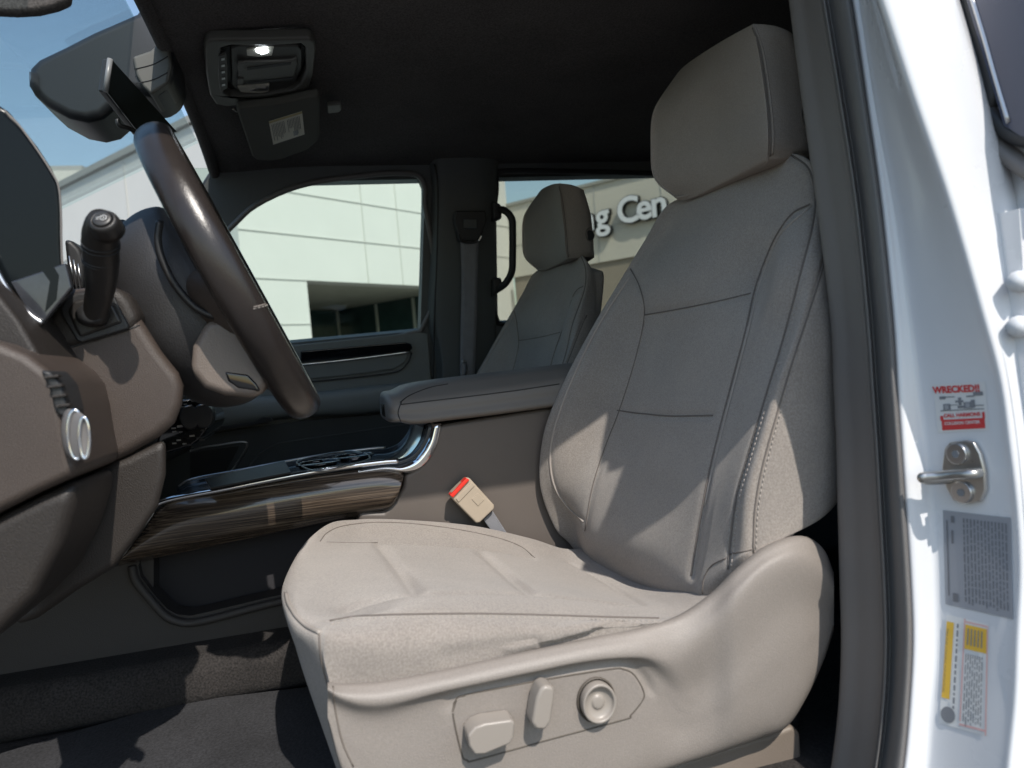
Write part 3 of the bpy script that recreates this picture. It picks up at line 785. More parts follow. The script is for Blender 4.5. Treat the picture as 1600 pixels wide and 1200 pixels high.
# ------------------------------------------------------------------ seats
def second_seat(src, name, label, dx):
    r = thing(name, label, 'car seat', src.location+V((dx, 0, 0)), 'front bucket seats')
    def rec(o, par):
        for ch in o.children:
            if ch.name.split('.')[0] in ('switch_panel', 'switch_panel_seam', 'knob', 'lumbar_dial', 'lumbar_ring'): continue
            c = ch.copy(); c.name = ch.name.split('.')[0]; COL.objects.link(c); c.parent = par
            c.matrix_parent_inverse = ch.matrix_parent_inverse.copy()
            rec(ch, c)
    rec(src, r)
    return r
seat = thing('driver_seat', 'greige cloth driver seat with power seat switches on its side, nearest the camera', 'car seat', (-0.42, -0.25, 0.85), 'front bucket seats')
BX = {'B': -.14, 'C': -.17, 'D': -.25, 'E': -.42, 'F': -.572, 'G': -.612, 'H': -.660, 'I': -.69, 'J': -.68}
br = ["B1040,325,-.24 C1060,313,-.27 D1085,300,-.31 E1150,265,-.42 F1205,246,-.51 G1230,243,-.56 H1255,247,-.6 I1275,262,-.62 J1292,290,-.62",
 "B1008,380,-.20 C1025,370,-.23 D1050,365,-.27 E1120,345,-.42 F1195,340,-.54 G1235,330,-.6 H1272,320,-.64 I1290,350,-.65 J1302,370,-.64",
 "B972,440,-.17 C985,430,-.20 D1000,450,-.25 E1090,430,-.42 F1190,430,-.55 G1215,420,-.63 H1255,420,-.67 I1284,420,-.68 J1307,440,-.66",
 "B925,520 C935,520 D1000,520 E1080,510 F1168,510 G1190,515 H1230,515 I1253,520 J1308,530",
 "B887,600 C893,595 D980,600 E1060,600 F1145,600 G1168,605 H1203,600 I1227,600 J1310,610",
 "B856,680 C863,675 D955,680 E1040,680 F1122,680 G1145,690 H1178,680 I1205,690 J1311,700",
 "B846,755 C866,757 D926,757 E1015,765 F1100,770 G1122,780 H1153,770 I1185,775 J1310,770",
 "B868,825 C893,808 D914,825 E990,850 F1083,870 G1105,870 H1142,855 I1177,850 J1290,805",
 "B895,850 C905,855 D925,870 E1000,905 F1075,920 G1095,925 H1135,893 I1172,868 J1240,835"]
rows = [uvx(s, BX) for s in br]
full = []
for i, r in enumerate(rows):
    t_ = 0.05 if i == 0 else 0.09
    full.append(r + [V((-0.60, r[-1].y-0.03, r[-1].z)), V((-0.42, r[-1].y-0.045, r[-1].z)), V((r[0].x-0.03, r[0].y-t_-0.02, r[0].z)), V((r[0].x, r[0].y-t_, r[0].z))])
def shrink(r, f, d):
    c = sum(r, V((0, 0, 0)))/len(r); return [c+(p-c)*f+V(d) for p in r]
full.insert(0, shrink(full[0], 0.72, (0, -0.012, 0.008)))
full.insert(0, shrink(full[0], 0.3, (0, -0.01, 0.0)))
full.append(shrink(full[-1], 0.97, (0, -0.012, -0.03)))
full.append(shrink(full[-1], 0.93, (0, -0.012, -0.03)))
full.append(shrink(full[-1], 0.4, (0, -0.02, -0.02)))
back = cg('backrest', full, FAB, seat, k=16, closed=True, cap=True)
BT = bvh(back); lines = []
for px, w_, d_ in [
    ([(985, 420), (1000, 450), (1007, 492), (993, 560), (968, 640), (945, 700), (926, 760), (914, 830)], .006, .0035),
    ([(1007, 492), (1060, 483), (1120, 471), (1174, 458)], .005, .003),
    ([(964, 641), (1000, 646), (1050, 650), (1114, 649)], .005, .003),
    ([(1266, 319), (1240, 332), (1219, 358), (1200, 395), (1180, 450), (1164, 520), (1140, 610), (1112, 720), (1098, 790), (1086, 860), (1080, 900)], .007, .005),
    ([(1237, 243), (1262, 262), (1273, 300), (1270, 350), (1250, 430), (1225, 525), (1196, 620), (1168, 715), (1150, 780), (1140, 860), (1138, 890)], .004, .0025),
    ([(1291, 400), (1268, 475), (1240, 560), (1213, 650), (1190, 735), (1179, 800), (1177, 864)], .004, .0025),
    ([(984, 433), (940, 500), (902, 575), (872, 650), (860, 705), (865, 755), (885, 790), (912, 815)], .004, .002)]:
    lines.append((drape(BT, px), w_, d_))
groove(back, lines); BT = bvh(back)
for px, r_, m_ in [
    ([(985, 420), (1000, 450), (1007, 492), (993, 560), (968, 640), (945, 700), (926, 760), (914, 830)], .0011, SEAM),
    ([(1007, 492), (1060, 483), (1120, 471), (1174, 458)], .0011, SEAM),
    ([(964, 641), (1000, 646), (1050, 650), (1114, 649)], .0011, SEAM),
    ([(1266, 319), (1240, 332), (1219, 358), (1200, 395), (1180, 450), (1164, 520), (1140, 610), (1112, 720), (1098, 790), (1086, 860), (1080, 900)], .0012, SEAM),
    ([(1237, 243), (1262, 262), (1273, 300), (1270, 350), (1250, 430), (1225, 525), (1196, 620), (1168, 715), (1150, 780), (1140, 860), (1138, 890)], .0013, SEAM),
    ([(1291, 400), (1268, 475), (1240, 560), (1213, 650), (1190, 735), (1179, 800), (1177, 864)], .0012, SEAM),
    ([(1140, 866), (1160, 862), (1177, 858)], .001, SEAM),
    ([(1135, 872), (1112, 884), (1100, 905), (1098, 928)], .001, SEAM)]:
    seam('seam', BT, px, r_, m_, back, 0.0002)
seam('piping', BT, [(984, 433), (940, 500), (902, 575), (872, 650), (860, 705), (865, 755), (885, 790), (912, 815)], .0024, PIPE, back, 0.0004)
seam('piping', BT, [(1268, 322), (1224, 361), (1206, 395), (1186, 450), (1169, 520), (1145, 610), (1117, 720), (1102, 790)], .0015, PIPE, back, 0.0006)
stitches('stitching', BT, [(1254, 440), (1230, 530), (1201, 622), (1173, 718), (1155, 782), (1146, 860), (1143, 885)], PIPE, back)
stitches('stitching', BT, [(1250, 545), (1218, 650), (1195, 737), (1184, 800), (1181, 860)], PIPE, back)
# headrest
def hr_ring(s): return uvx(s, {})
H = ["a1050,135,-.275 b1062,112,-.29 c1115,76,-.42 d1170,46,-.545 e1182,43,-.56 f1215,47,-.57 g1240,60,-.57",
     "a1024,175,-.27 b1034,165,-.285 c1105,125,-.42 d1178,96,-.56 e1191,98,-.572 f1225,105,-.575 g1255,118,-.57",
     "a1020,225,-.27 b1030,225,-.285 c1110,185,-.42 d1187,165,-.565 e1201,167,-.577 f1235,172,-.578 g1262,180,-.57",
     "a1024,275,-.27 b1036,277,-.285 c1115,245,-.42 d1190,215,-.565 e1204,216,-.577 f1237,218,-.577 g1264,222,-.57",
     "a1050,302,-.285 b1066,308,-.30 c1125,281,-.42 d1190,247,-.55 e1203,243,-.565 f1235,240,-.57 g1262,240,-.565"]
full = []
for i, s in enumerate(H):
    r = hr_ring(s)
    dy = [0.05, 0.075, 0.08, 0.08, 0.07][i]
    r = r + [V((-.54, r[-1].y-0.015, r[-1].z)), V((-.42, r[-1].y-0.02, r[-1].z)), V((-.30, r[0].y-dy, r[0].z)), V((r[0].x, r[0].y-dy*.8, r[0].z))]
    full.append(r)
full.insert(0, shrink(full[0], 0.9, (0, -0.004, 0.006)))
full.insert(0, shrink(full[0], 0.5, (0, 0, 0.002)))
full.append(shrink(full[-1], 0.88, (0, -0.004, -0.007)))
full.append(shrink(full[-1], 0.3, (0, 0, -0.001)))
hr = cg('headrest', full, FAB2, seat, k=8, closed=True, cap=True)
HT = bvh(hr)
seam('seam', HT, [(1176, 44), (1187, 75), (1195, 120), (1202, 180), (1204, 215), (1203, 244)], .0012, SEAM, hr, 0.0002)
seam('piping', HT, [(1180, 43), (1191, 75), (1199, 120), (1206, 180), (1208, 215), (1207, 241)], .0014, FAB2, hr, 0.0004)
seam('seam', HT, [(1262, 162), (1254, 168), (1252, 182), (1256, 196), (1264, 202)], .0011, SEAM, hr, 0.0002)
tube('headrest_post', [(-0.49, -0.665, 1.57), (-0.49, -0.655, 1.66)], 0.007, STEEL, hr, k=1)
tube('headrest_post', [(-0.35, -0.665, 1.57), (-0.35, -0.655, 1.66)], 0.007, STEEL, hr, k=1)
ac = HT.ray_cast(CAM, ray(1258, 184).normalized())[0]
ring = [V((ac.x-0.001, ac.y-0.004+0.0125*math.cos(t*math.pi/12), ac.z+0.0125*math.sin(t*math.pi/12))) for t in range(24)]
ab = prism('adjuster_button', ring, (0.012, 0, 0), BLK, hr, 0.002)
# cushion
CX = dict(b=-.17, c=-.25, d=-.42, e=-.6, f=-.66, g=-.69, h=-.69)
cr_ = ["b515,825,-.22 c480,845,-.27 d447,905,-.42 e452,950,-.58 f475,980,-.64 g500,1000,-.68 h520,1075,-.69",
 "b560,812,-.18 c560,845,-.25 d530,885,-.42 e545,955,-.6 f560,965,-.65 g560,1000 h570,1068",
 "b640,813 c640,847 d640,890 e640,930 f645,957 g645,1000 h645,1059",
 "b740,822 c735,855 d750,895 e750,926 f755,957 g760,990 h760,1034",
 "b830,842 c830,868 d860,905 e880,933 f890,960 g895,980 h900,1004",
 "b880,858 c890,878 d950,920 e1000,945 f1010,963 g1015,972 h1020,984"]
rows = [uvx(s, CX) for s in cr_]
rows.append([p+V((0, -0.05, -0.004)) for p in rows[-1]]); rows.append([p+V((0, -0.06, 0.010)) for p in rows[-1]])
n0r = rows[0]
def down(r, dy, z): return [V((p.x, p.y+dy, z - (0.05 if i == len(r)-1 else 0)*0)) for i, p in enumerate(r)]
fr_ = []
for (dy, z) in ((-0.045, 0.86), (-0.022, 0.96), (-0.004, 1.045)):
    fr_.append([V((p.x*1.0, p.y+dy, min(z, p.z-0.012))) for p in n0r])
for r in fr_: r[-1] = V((-0.69, r[-2].y-0.006, r[-2].z-0.004))
rows = fr_+rows
full = [[V((r[0].x+0.012, r[0].y, r[0].z-0.06))]+r for r in rows]
for r in full: r.append(V((r[-1].x+0.01, r[-1].y, r[-1].z-0.05)))
cu = cg('cushion', full, FAB, seat, k=16)
CT = bvh(cu); lines = []
for px, w_, d_ in [
    ([(515, 970), (560, 963), (640, 960), (740, 959), (850, 961), (940, 964), (1030, 966)], .004, .0025),
    ([(500, 846), (512, 832), (540, 821), (600, 816), (680, 822), (760, 836), (810, 852), (836, 872)], .004, .002),
    ([(535, 955), (580, 940), (640, 929), (740, 925), (830, 928), (900, 935), (980, 945)], .008, .006),
    ([(590, 848), (680, 851), (760, 858), (832, 872)], .008, .004),
    ([(590, 848), (605, 866), (628, 895), (650, 926)], .009, .006),
    ([(750, 860), (775, 882), (805, 908), (832, 929)], .009, .006),
    ([(888, 878), (920, 895), (965, 922), (1002, 945)], .006, .0025),
    ([(447, 928), (452, 945), (465, 965), (482, 980), (501, 989)], .004, .002),
    ([(499, 992), (502, 1030), (512, 1070), (522, 1110)], .004, .002),
    ([(800, 1012), (860, 996), (905, 982), (960, 972)], .008, -.004),
    ([(850, 1010), (900, 996), (950, 982), (1000, 974)], .005, .003),
    ([(700, 1026), (790, 1004), (860, 1000)], .010, .002)]:
    lines.append((drape(CT, px), w_, d_))
groove(cu, lines); CT = bvh(cu)
for px, r_ in [
    ([(515, 970), (560, 963), (640, 960), (740, 959), (850, 961), (940, 964), (1030, 966)], .0012),
    ([(500, 846), (512, 832), (540, 821), (600, 816), (680, 822), (760, 836), (810, 852), (836, 872)], .0009),
    ([(510, 847), (550, 848), (590, 848)], .0006)]:
    seam('seam', CT, px, r_, SEAM, cu, 0.0001)
seam('piping', CT, [(447, 928), (452, 945), (465, 965), (482, 980), (501, 989)], .0026, PIPE, cu, 0.0005)
seam('seam', CT, [(499, 992), (502, 1030), (512, 1070), (522, 1110)], .0011, SEAM, cu, 0.0002)
stitches('stitching', CT, [(520, 975), (560, 968), (640, 965), (740, 964), (850, 966), (940, 969), (1025, 971)], PIPE, cu)
# cushion heater/insert creases and cloth folds above valance
rows = []
# side panel (valance)
SX = -0.70
us = [512, 540, 600, 700, 820, 920, 1000, 1060, 1110, 1150, 1190, 1230, 1262, 1288, 1303]
topv = {512: 1066, 540: 1068, 600: 1064, 700: 1045, 820: 1018, 920: 997, 1000: 981, 1060: 962, 1110: 928, 1150: 889, 1190: 857, 1230: 840, 1262: 840, 1288: 860, 1303: 895}
ridg = {512: 1078, 540: 1092, 600: 1098, 700: 1076, 820: 1050, 920: 1030, 1000: 1024, 1060: 1028, 1110: 990, 1150: 945, 1190: 905, 1230: 885, 1262: 885, 1288: 900, 1303: 920}
rec_ = {512: 1092, 540: 1112, 600: 1125, 700: 1092, 820: 1064, 920: 1044, 1000: 1041, 1060: 1080, 1110: 1060, 1150: 1030, 1190: 985, 1230: 950, 1262: 945, 1288: 950, 1303: 955}
botv = {512: 1130, 540: 1220, 600: 1300, 700: 1300, 820: 1270, 920: 1240, 1000: 1214, 1060: 1196, 1110: 1180, 1150: 1166, 1190: 1150, 1230: 1132, 1262: 1085, 1288: 1030, 1303: 985}
def dx_(u, base, bump):                      # the recliner cover bulges outwards at the rear
    t = max(0, min(1, (u-1080)/90)); t = t*t*(3-2*t)
    t2 = max(0, min(1, (u-1230)/75)); return base-bump*t*(1-0.9*t2*t2)
rows = [[P(u, topv[u]+4, x=-0.655) for u in us],
        [P(u, topv[u], x=dx_(u, -0.692, .012)) for u in us],
        [P(u, topv[u]*.6+ridg[u]*.4, x=dx_(u, -0.706, .016)) for u in us],
        [P(u, ridg[u], x=dx_(u, -0.712, .018)) for u in us],
        [P(u, rec_[u], x=dx_(u, -0.703, .022)) for u in us],
        [P(u, rec_[u]*.55+botv[u]*.45, x=dx_(u, -0.703, .02)) for u in us],
        [P(u, botv[u]-6, x=dx_(u, -0.702, .01)) for u in us],
        [P(u, botv[u], x=-0.68) for u in us],
        [P(u, botv[u]-2, x=-0.64) for u in us]]
sp = cg('side_panel', rows, PLG, seat, k=12)
ST = bvh(sp)
groove(sp, [(drape(ST, [(706, 1100), (716, 1084), (840, 1057), (950, 1037), (985, 1040), (1012, 1070), (1016, 1086)]), .006, .0045),
            (drape(ST, [(1010, 1085), (1030, 1110), (1060, 1140)]), .016, .0012),
            (drape(ST, [(560, 1096), (700, 1070), (850, 1042), (960, 1024), (1010, 1026), (1050, 1050), (1075, 1090)]), .012, -.0012)])
ST = bvh(sp)
# front corner of the panel wraps round
pan = [(707, 1112), (712, 1095), (728, 1086), (840, 1064), (950, 1046), (975, 1046), (992, 1056), (1006, 1082), (1003, 1096), (985, 1118), (976, 1124), (860, 1155), (745, 1187), (730, 1188), (722, 1180), (712, 1140)]
loop = spl(pan+[pan[0]], 4)
pts = drape(ST, loop, -0.0002, spline=False, step=3)
tree_x = sum(p.x for p in pts)/len(pts)
vs, fs = tube_pts(pts[:-1], 0.0011, 6, closed=True)
mesh('switch_panel_seam', vs, fs, mat('seam_gap', (0.10, 0.085, 0.07), 0.8), sp, True)
spn = prism('switch_panel', [V((p.x-0.0006, p.y, p.z)) for p in PX([(a+(855-a)*.012, b+(1118-b)*.02) for a, b in pan], tree_x)], (0.004, 0, 0), PLG, sp)
XK = tree_x-0.0012
def knob(pts, depth, m=KNOB, bev=0.006):
    return prism('knob', PX(pts, XK-depth), (depth, 0, 0), m, sp, bev, 5)
knob([(733, 1166), (731, 1150), (742, 1137), (758, 1131), (800, 1125), (805, 1130), (803, 1152), (797, 1163), (758, 1179), (742, 1180)], 0.026)
knob([(838, 1092), (844, 1078), (852, 1071), (865, 1073), (868, 1084), (862, 1128), (853, 1142), (838, 1141), (831, 1132)], 0.026)
cc = P(931, 1093, x=XK); R_ = (P(959, 1093, x=XK)-P(903, 1093, x=XK)).length/2
def disc(name, c, r, prof, m, parent, ky=1.0):
    rows = []
    for (rr, h) in prof:
        rows.append([V((c.x-h, c.y+r*rr*math.cos(t*math.pi/16)*ky, c.z+r*rr*1.12*math.sin(t*math.pi/16))) for t in range(32)])
    return cg(name, rows, m, parent, k=1, kr=3, closed=True, cap=True)
disc('lumbar_ring', cc, R_, [(1.06, 0.0), (1.06, 0.0015), (0.99, 0.0025), (0.95, 0.0)], mat('ring_gap', (0.09, 0.075, 0.06), 0.6), sp)
disc('lumbar_dial', cc, R_, [(0.93, 0), (0.93, 0.010), (0.88, 0.0125), (0.78, 0.012), (0.70, 0.0085), (0.4, 0.006), (0.28, 0.008), (0.12, 0.0085)], KNOB, sp)
seam('panel_edge_line', ST, [(520, 1072), (524, 1110), (535, 1160), (552, 1198)], .0009, mat('edge_gap', (0.16, 0.135, 0.115), 0.7), sp, 0.0)
# lower brown rail below the panel
prism('seat_rail', PX([(1030, 1204), (1110, 1176), (1200, 1150), (1240, 1134), (1252, 1146), (1258, 1260), (1030, 1300)], -0.675), (0.09, 0, 0), mat('rail_cover', (0.20, 0.165, 0.135), 0.5, bump=.2, bscale=500, var=.06), seat, 0.006)
box('seat_base', (-0.64, -0.56, 0.846), (-0.2, -0.08, 0.94), BLK, seat, 0.02)
passenger = second_seat(seat, 'passenger_seat', 'matching cloth passenger seat in deep shade beyond the console', 0.84)

# buckle
bk_ = thing('belt_buckle', 'beige seat belt buckle with a red release button beside the driver seat', 'seat belt buckle', P(790, 840, x=-.13))
q = [(702, 775), (707, 768), (728, 747), (734, 747), (773, 790), (772, 796), (750, 817), (744, 818)]
prism('housing', PX(q, -0.162), (0.022, 0, 0), BUCK, bk_, 0.004)
prism('release_button', PX([(703, 774), (729, 747), (734, 750), (708, 778)], -0.1665), (0.02, 0, 0), RED, bk_, 0.0015)
prism('button_shroud', PX([(712, 779), (737, 754), (742, 759), (717, 785)], -0.1640), (0.004, 0, 0), BUCK, bk_, 0.001)
prism('emblem', PX([(737, 780), (747, 770), (757, 781), (747, 791)], -0.1632), (0.002, 0, 0), BUCK, bk_, 0.0008)
prism('webbing', PX([(755, 812), (770, 798), (800, 845), (790, 862)], -0.150), (0.006, 0, 0), WEB, bk_, 0.002)

# ------------------------------------------------------------------ centre console
con = thing('center_console', 'brown and black center console with wood trim and padded armrest between the seats', 'center console', (0, 0, 0.85))
NX = -0.125
cb = [(688, 664), (880, 634), (960, 640), (960, 980), (700, 1010), (560, 1010), (560, 800), (600, 800), (618, 782), (630, 760), (632, 742), (652, 732), (668, 712)]
body = prism('body', PX(cb, NX), (0.25, 0, 0), CONS, con, 0.008)
# lower side panel with the open pocket
lo = [(-260, 960), (182, 885), (300, 862), (400, 840), (520, 815), (640, 790), (700, 800), (700, 1130), (480, 1160), (60, 1230), (-260, 1300)]
po = [(216, 884), (222, 868), (232, 862), (380, 836), (470, 822), (560, 806), (560, 905), (480, 920), (400, 938), (330, 955), (298, 962), (276, 960), (262, 952), (240, 928), (220, 902)]
holed('lower_panel', PX(lo, NX+.012), [PX(po, NX+.012)], (0.05, 0, 0), CONL, con, 0.006)
prism('pocket_back', PX([(180, 850), (600, 790), (600, 960), (180, 1010)], NX+.075), (0.01, 0, 0), mat('pocket_dark', (0.03, 0.029, 0.033), 0.9), con)
tube('pocket_lip', [P(a, b, x=NX+.006) for a, b in [(206, 884), (212, 908), (236, 938), (258, 962), (280, 972), (302, 973), (340, 965), (400, 949), (480, 930)]], 0.007, CONL, con, k=5)
prism('console_core', PX([(255, 800), (600, 735), (640, 760), (640, 1120), (130, 1200), (150, 960), (200, 880)], NX+.09), (0.10, 0, 0), CONL, con)
prism('console_nose', PX([(60, 905), (182, 888), (240, 870), (240, 1000), (60, 1100)], NX+.03), (0.2, 0, 0), CONL, con)
# wood trim: bulged strip
wt = [(196, 862, 184, 884), (225, 822, 230, 876), (262, 783, 300, 862), (350, 766, 380, 845), (430, 751, 450, 830), (520, 737, 525, 814), (590, 729, 580, 804), (622, 733, 608, 798), (632, 742, 620, 782)]
rows = [[], [], [], [], []]
for a, b, c, d in wt:
    A, B = V((a, b, 0)), V((c, d, 0))
    for i, (t_, x) in enumerate(((0, NX+.02), (.06, NX-.006), (.4, NX-.022), (.8, NX-.014), (1.0, NX+.012))):
        p = A.lerp(B, t_); rows[i].append(P(p.x, p.y, x=x))
wd = cg('wood_trim', rows, WOOD, con, k=6); solid(wd, 0.006)
# top tray
zt_ = P(520, 733, x=NX).z
rimn = [(235, 797), (262, 783), (350, 766), (430, 750), (520, 734), (595, 724), (622, 722), (645, 712), (662, 690), (670, 664)]
near = [P(a, b, x=NX-.002) for a, b in rimn]
far = [V((0.125, p.y, p.z)) for p in near]
rows = [near, [p+V((0.01, 0, 0.004)) for p in near], [p+V((0.03, 0, 0.0)) for p in near], [V((-0.085, p.y, p.z-.008)) for p in near], [V((0.085, p.y, p.z-.008)) for p in near], [V((0.11, p.y, p.z+0.003)) for p in near], far]
tray = cg('tray', rows, CBLK, con, k=4); solid(tray, 0.008)
tube('chrome_rim', [p+V((-.002, 0, .002)) for p in near[:7]], 0.0050, CHR, con, seg=10)
tube('chrome_rim', [p+V((0.0, 0, .004)) for p in far[:7]], 0.0028, SIL, con)
# chrome sweep up to armrest
a_ = [(560, 735), (600, 729), (628, 728), (650, 716), (668, 690), (676, 662)]
b_ = [(560, 739), (602, 734), (634, 737), (660, 727), (680, 698), (689, 662)]
rows = [[P(u, v, x=NX+.10) + V((0, 0, .004)) for u, v in [(x_-26, y_-6) for x_, y_ in a_]], [P(u, v, x=NX+.045) + V((0, 0, .007)) for u, v in [(x_-11, y_-4) for x_, y_ in a_]], [P(u, v, x=NX-.004) for u, v in a_], [P(u, v, x=NX-.008) for u, v in b_], [P(u+2, v+3, x=NX+.004) for u, v in b_]]
cs = cg('chrome_sweep', rows, CHR, con, k=5); solid(cs, 0.004)
# cup holders
def cup(yc, xc, r, z):
    rw_ = []
    for (rr, h) in ((1.12, .003), (1.1, .006), (1.0, .006), (0.97, -.002), (0.9, -.004)):
        rw_.append([V((xc+r*rr*math.cos(t*math.pi/12), yc+r*rr*math.sin(t*math.pi/12), z+h)) for t in range(24)])
    o = cg('cup_holder', rw_, PIANO, con, k=1, kr=2, closed=True, cap=True); return o
for (u, v) in ((498, 727), (552, 716)):
    c = P(u, v, z=zt_+.002); cup(c.y, c.x, 0.036, c.z)
tube('cup_frame', [P(a, b, z=zt_+.006) for a, b in [(470, 728), (466, 720), (500, 712), (540, 705), (568, 708), (578, 716), (560, 723), (500, 736)]], 0.0016, STEEL, con, closed=True, k=4)
prism('tray_mat', [P(a, b, z=zt_+.003) for a, b in [(330, 765), (320, 750), (445, 722), (455, 740)]], (0, 0, 0.003), BLK, con, 0.001)
# armrest
AX0, AX1 = -0.145, 0.06
ys = [(597, 640), (640, 640), (700, 632), (760, 622), (820, 612), (880, 602), (940, 592)]
prof = []
for u, v in ys:
    t_ = (v, u)
def arm_ring(u, top, seamv, bot, xs=1.0):
    n = []
    a = P(u, bot, x=AX0+.012); b = P(u, (bot+seamv)/2, x=AX0); c = P(u, seamv, x=AX0+.004); d = P(u, seamv-12, x=AX0+.02)
    y = a.y; zt2 = P(u, top, x=AX1-.01).z
    e = V((AX0+.06, y, max(d.z, zt2)+.004)); f = V((AX1-.05, y, zt2+.006)); g = V((AX1-.005, y, zt2-.006)); h = V((AX1, y, zt2-.03)); i = V((AX1-.01, y, a.z)); 
    return [V((p.x, y, p.z)) for p in (a, b, c, d)]+[e, f, g, h, i]
rings = [arm_ring(626, 612, 631, 660), arm_ring(650, 603, 628, 663), arm_ring(700, 595, 622, 657), arm_ring(760, 588, 614, 650), arm_ring(820, 581, 606, 642), arm_ring(880, 574, 597, 634), arm_ring(940, 567, 588, 626)]
r0 = rings[0]
rings.insert(0, [V((p.x*.93, p.y+.022, p.z*.96+r0[4].z*.035)) for p in r0])
rings[0] = shrink(r0, .93, (0.0, .016, 0)); rings.insert(0, shrink(rings[0], .7, (0, .006, 0))); rings.insert(0, shrink(rings[0], .3, (0, .0, 0)))
ar = cg('armrest', rings, ARM, con, k=5, closed=True, cap=True)
AT = bvh(ar)
seam('seam', AT, [(627, 632), (660, 628), (720, 621), (800, 611), (874, 600)], .0011, BLK, ar, .0002)
seam('seam', AT, [(625, 629), (640, 618), (670, 606), (700, 600)], .0011, BLK, ar, .0002)
seam('seam', AT, [(627, 629), (622, 645), (627, 660)], .0011, BLK, ar, .0002)
ly, lz = rings[2][0].y, rings[3][0].z
la = prism('latch', [(-0.095, ly-.004, lz+.010), (-0.045, ly-.004, lz+.010), (-0.045, ly-.004, lz+.034), (-0.095, ly-.004, lz+.034)], (0, 0.0125, 0), PIANO, ar, .002)

# ------------------------------------------------------------------ dashboard
dash = thing('dashboard', 'brown dashboard end with vent, lamp dial and glossy black instrument hood', 'dashboard', (-0.3, 0.35, 0.85))
# main body across the cab
prof = [(0.36, 1.19), (0.35, 1.30), (0.36, 1.43), (0.385, 1.48), (0.43, 1.50), (0.98, 1.49), (0.98, 1.18)]
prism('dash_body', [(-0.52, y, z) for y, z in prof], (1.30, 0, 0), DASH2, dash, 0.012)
# near end and switch panel, facing the door
xe = -0.70
p_ = [(-60, 520), (0, 536), (40, 553), (72, 577), (90, 600), (100, 640), (108, 690), (116, 728), (118, 744), (60, 770), (0, 800), (-60, 835)]
prism('end_panel', PX(p_, xe), (0.16, 0, 0), DASH, dash, 0.022, 6)
p_ = [(-60, 840), (0, 806), (60, 776), (118, 751), (116, 790), (98, 850), (58, 930), (0, 990), (-60, 1040)]
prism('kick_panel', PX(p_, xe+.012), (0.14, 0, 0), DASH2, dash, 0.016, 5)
# knee bolster going inboard
p_ = [(100, 752), (200, 712), (262, 682), (262, 740), (250, 790), (225, 830), (183, 886), (120, 925), (60, 968), (20, 980), (60, 900)]
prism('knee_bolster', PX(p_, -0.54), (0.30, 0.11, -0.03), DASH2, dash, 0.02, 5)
# upper pad strip above the end panel
prism('pad_edge', PX([(-60, 400), (0, 462), (30, 500), (62, 556), (82, 582), (60, 585), (30, 556), (-60, 520)], -0.66), (0.14, 0, 0), DASH2, dash, 0.008)
# vent on the corner
vt = prism('side_vent', PX([(62, 578), (78, 580), (96, 602), (106, 640), (104, 652), (92, 650), (84, 640), (76, 606)], xe-.004), (0.05, 0, 0), BLK, dash, 0.003)
for k_ in range(4):
    a, b = 68+6*k_, 588+15*k_
    prism('vent_slat', PX([(a, b), (a+22, b-3), (a+23, b+1), (a+1, b+4)], xe-.007), (0.01, 0, 0), DASH2, vt, 0.0005)
# rotary lamp dial: a thin wheel standing proud of the corner
dl = thing('x', 'x', 'x'); bpy.data.objects.remove(dl)
def wheel_ring(u, v, x, ru, rv):
    return [P(u+ru*math.cos(t*math.pi/14), v+rv*math.sin(t*math.pi/14)+0.35*ru*math.cos(t*math.pi/14), x=x) for t in range(28)]
d0_ = cg('lamp_dial', [wheel_ring(108, 676, xe-.002, 13, 37), wheel_ring(112, 677, xe-.016, 14, 38), wheel_ring(120, 679, xe-.022, 13, 38), wheel_ring(131, 683, xe-.030, 9, 34), wheel_ring(134, 684, xe-.030, 6, 28)], mat('dial_grey', (0.16, 0.15, 0.145), 0.32, bump=.4, bscale=900), dash, k=1, kr=3, closed=True, cap=True)
tube('dial_ring', [p+V((-.002, 0, 0)) for p in wheel_ring(120, 679, xe-.022, 13, 38)], 0.0016, CHR, d0_, k=1, closed=True)
tube('dial_ring', [p+V((-.002, 0, 0)) for p in wheel_ring(133, 684, xe-.030, 8, 32)], 0.0014, CHR, d0_, k=1, closed=True)
knurl = []
for i in range(9):
    for j in range(5):
        u, v = 101+j*3.0+i*0.5, 652+i*4
        knurl.append(P(u, v, x=xe-.0155-.0006*j))
vs, fs = [], []
for p in knurl:
    o = len(vs); s_ = .0011
    vs += [p+V((-.0016, 0, s_)), p+V((0, s_, 0)), p+V((0, 0, -s_)), p+V((0, -s_, 0)), ]; fs += [(o, o+1, o+3), (o+1, o+2, o+3)]
mesh('dial_knurl', vs, fs, SIL, d0_)
# instrument hood
hood = [(-60, 110), (-10, 158), (0, 163), (14, 172), (32, 192), (60, 228), (82, 262), (93, 285), (97, 320), (98, 380), (100, 412), (108, 442), (112, 452), (92, 470), (60, 505), (38, 520), (0, 480), (-60, 420)]
hd = prism('instrument_hood', PX(hood, -0.60), (0.40, 0.17, 0), HOODM, dash, 0.006, 4)
tube('hood_edge', [P(a, b, x=-.603) for a, b in [(6, 172), (30, 196), (58, 234), (80, 268), (91, 290), (95, 325), (96, 380), (98, 415), (106, 444)]], 0.0010, GREY, hd)
prism('gauge_screen', PX([(15, 440), (60, 425), (103, 410), (112, 450), (64, 508), (42, 486)], -0.606), (0.01, 0, 0), mat('screen_gloss', (0.03, 0.032, 0.038), 0.12, coat=0.5, var=.3, vscale=30), hd, 0.002)
prism('screen_divider', PX([(66, 423), (84, 417), (92, 430), (88, 468), (70, 488), (78, 440)], -0.6065), (0.004, 0, 0), HOODM, hd)
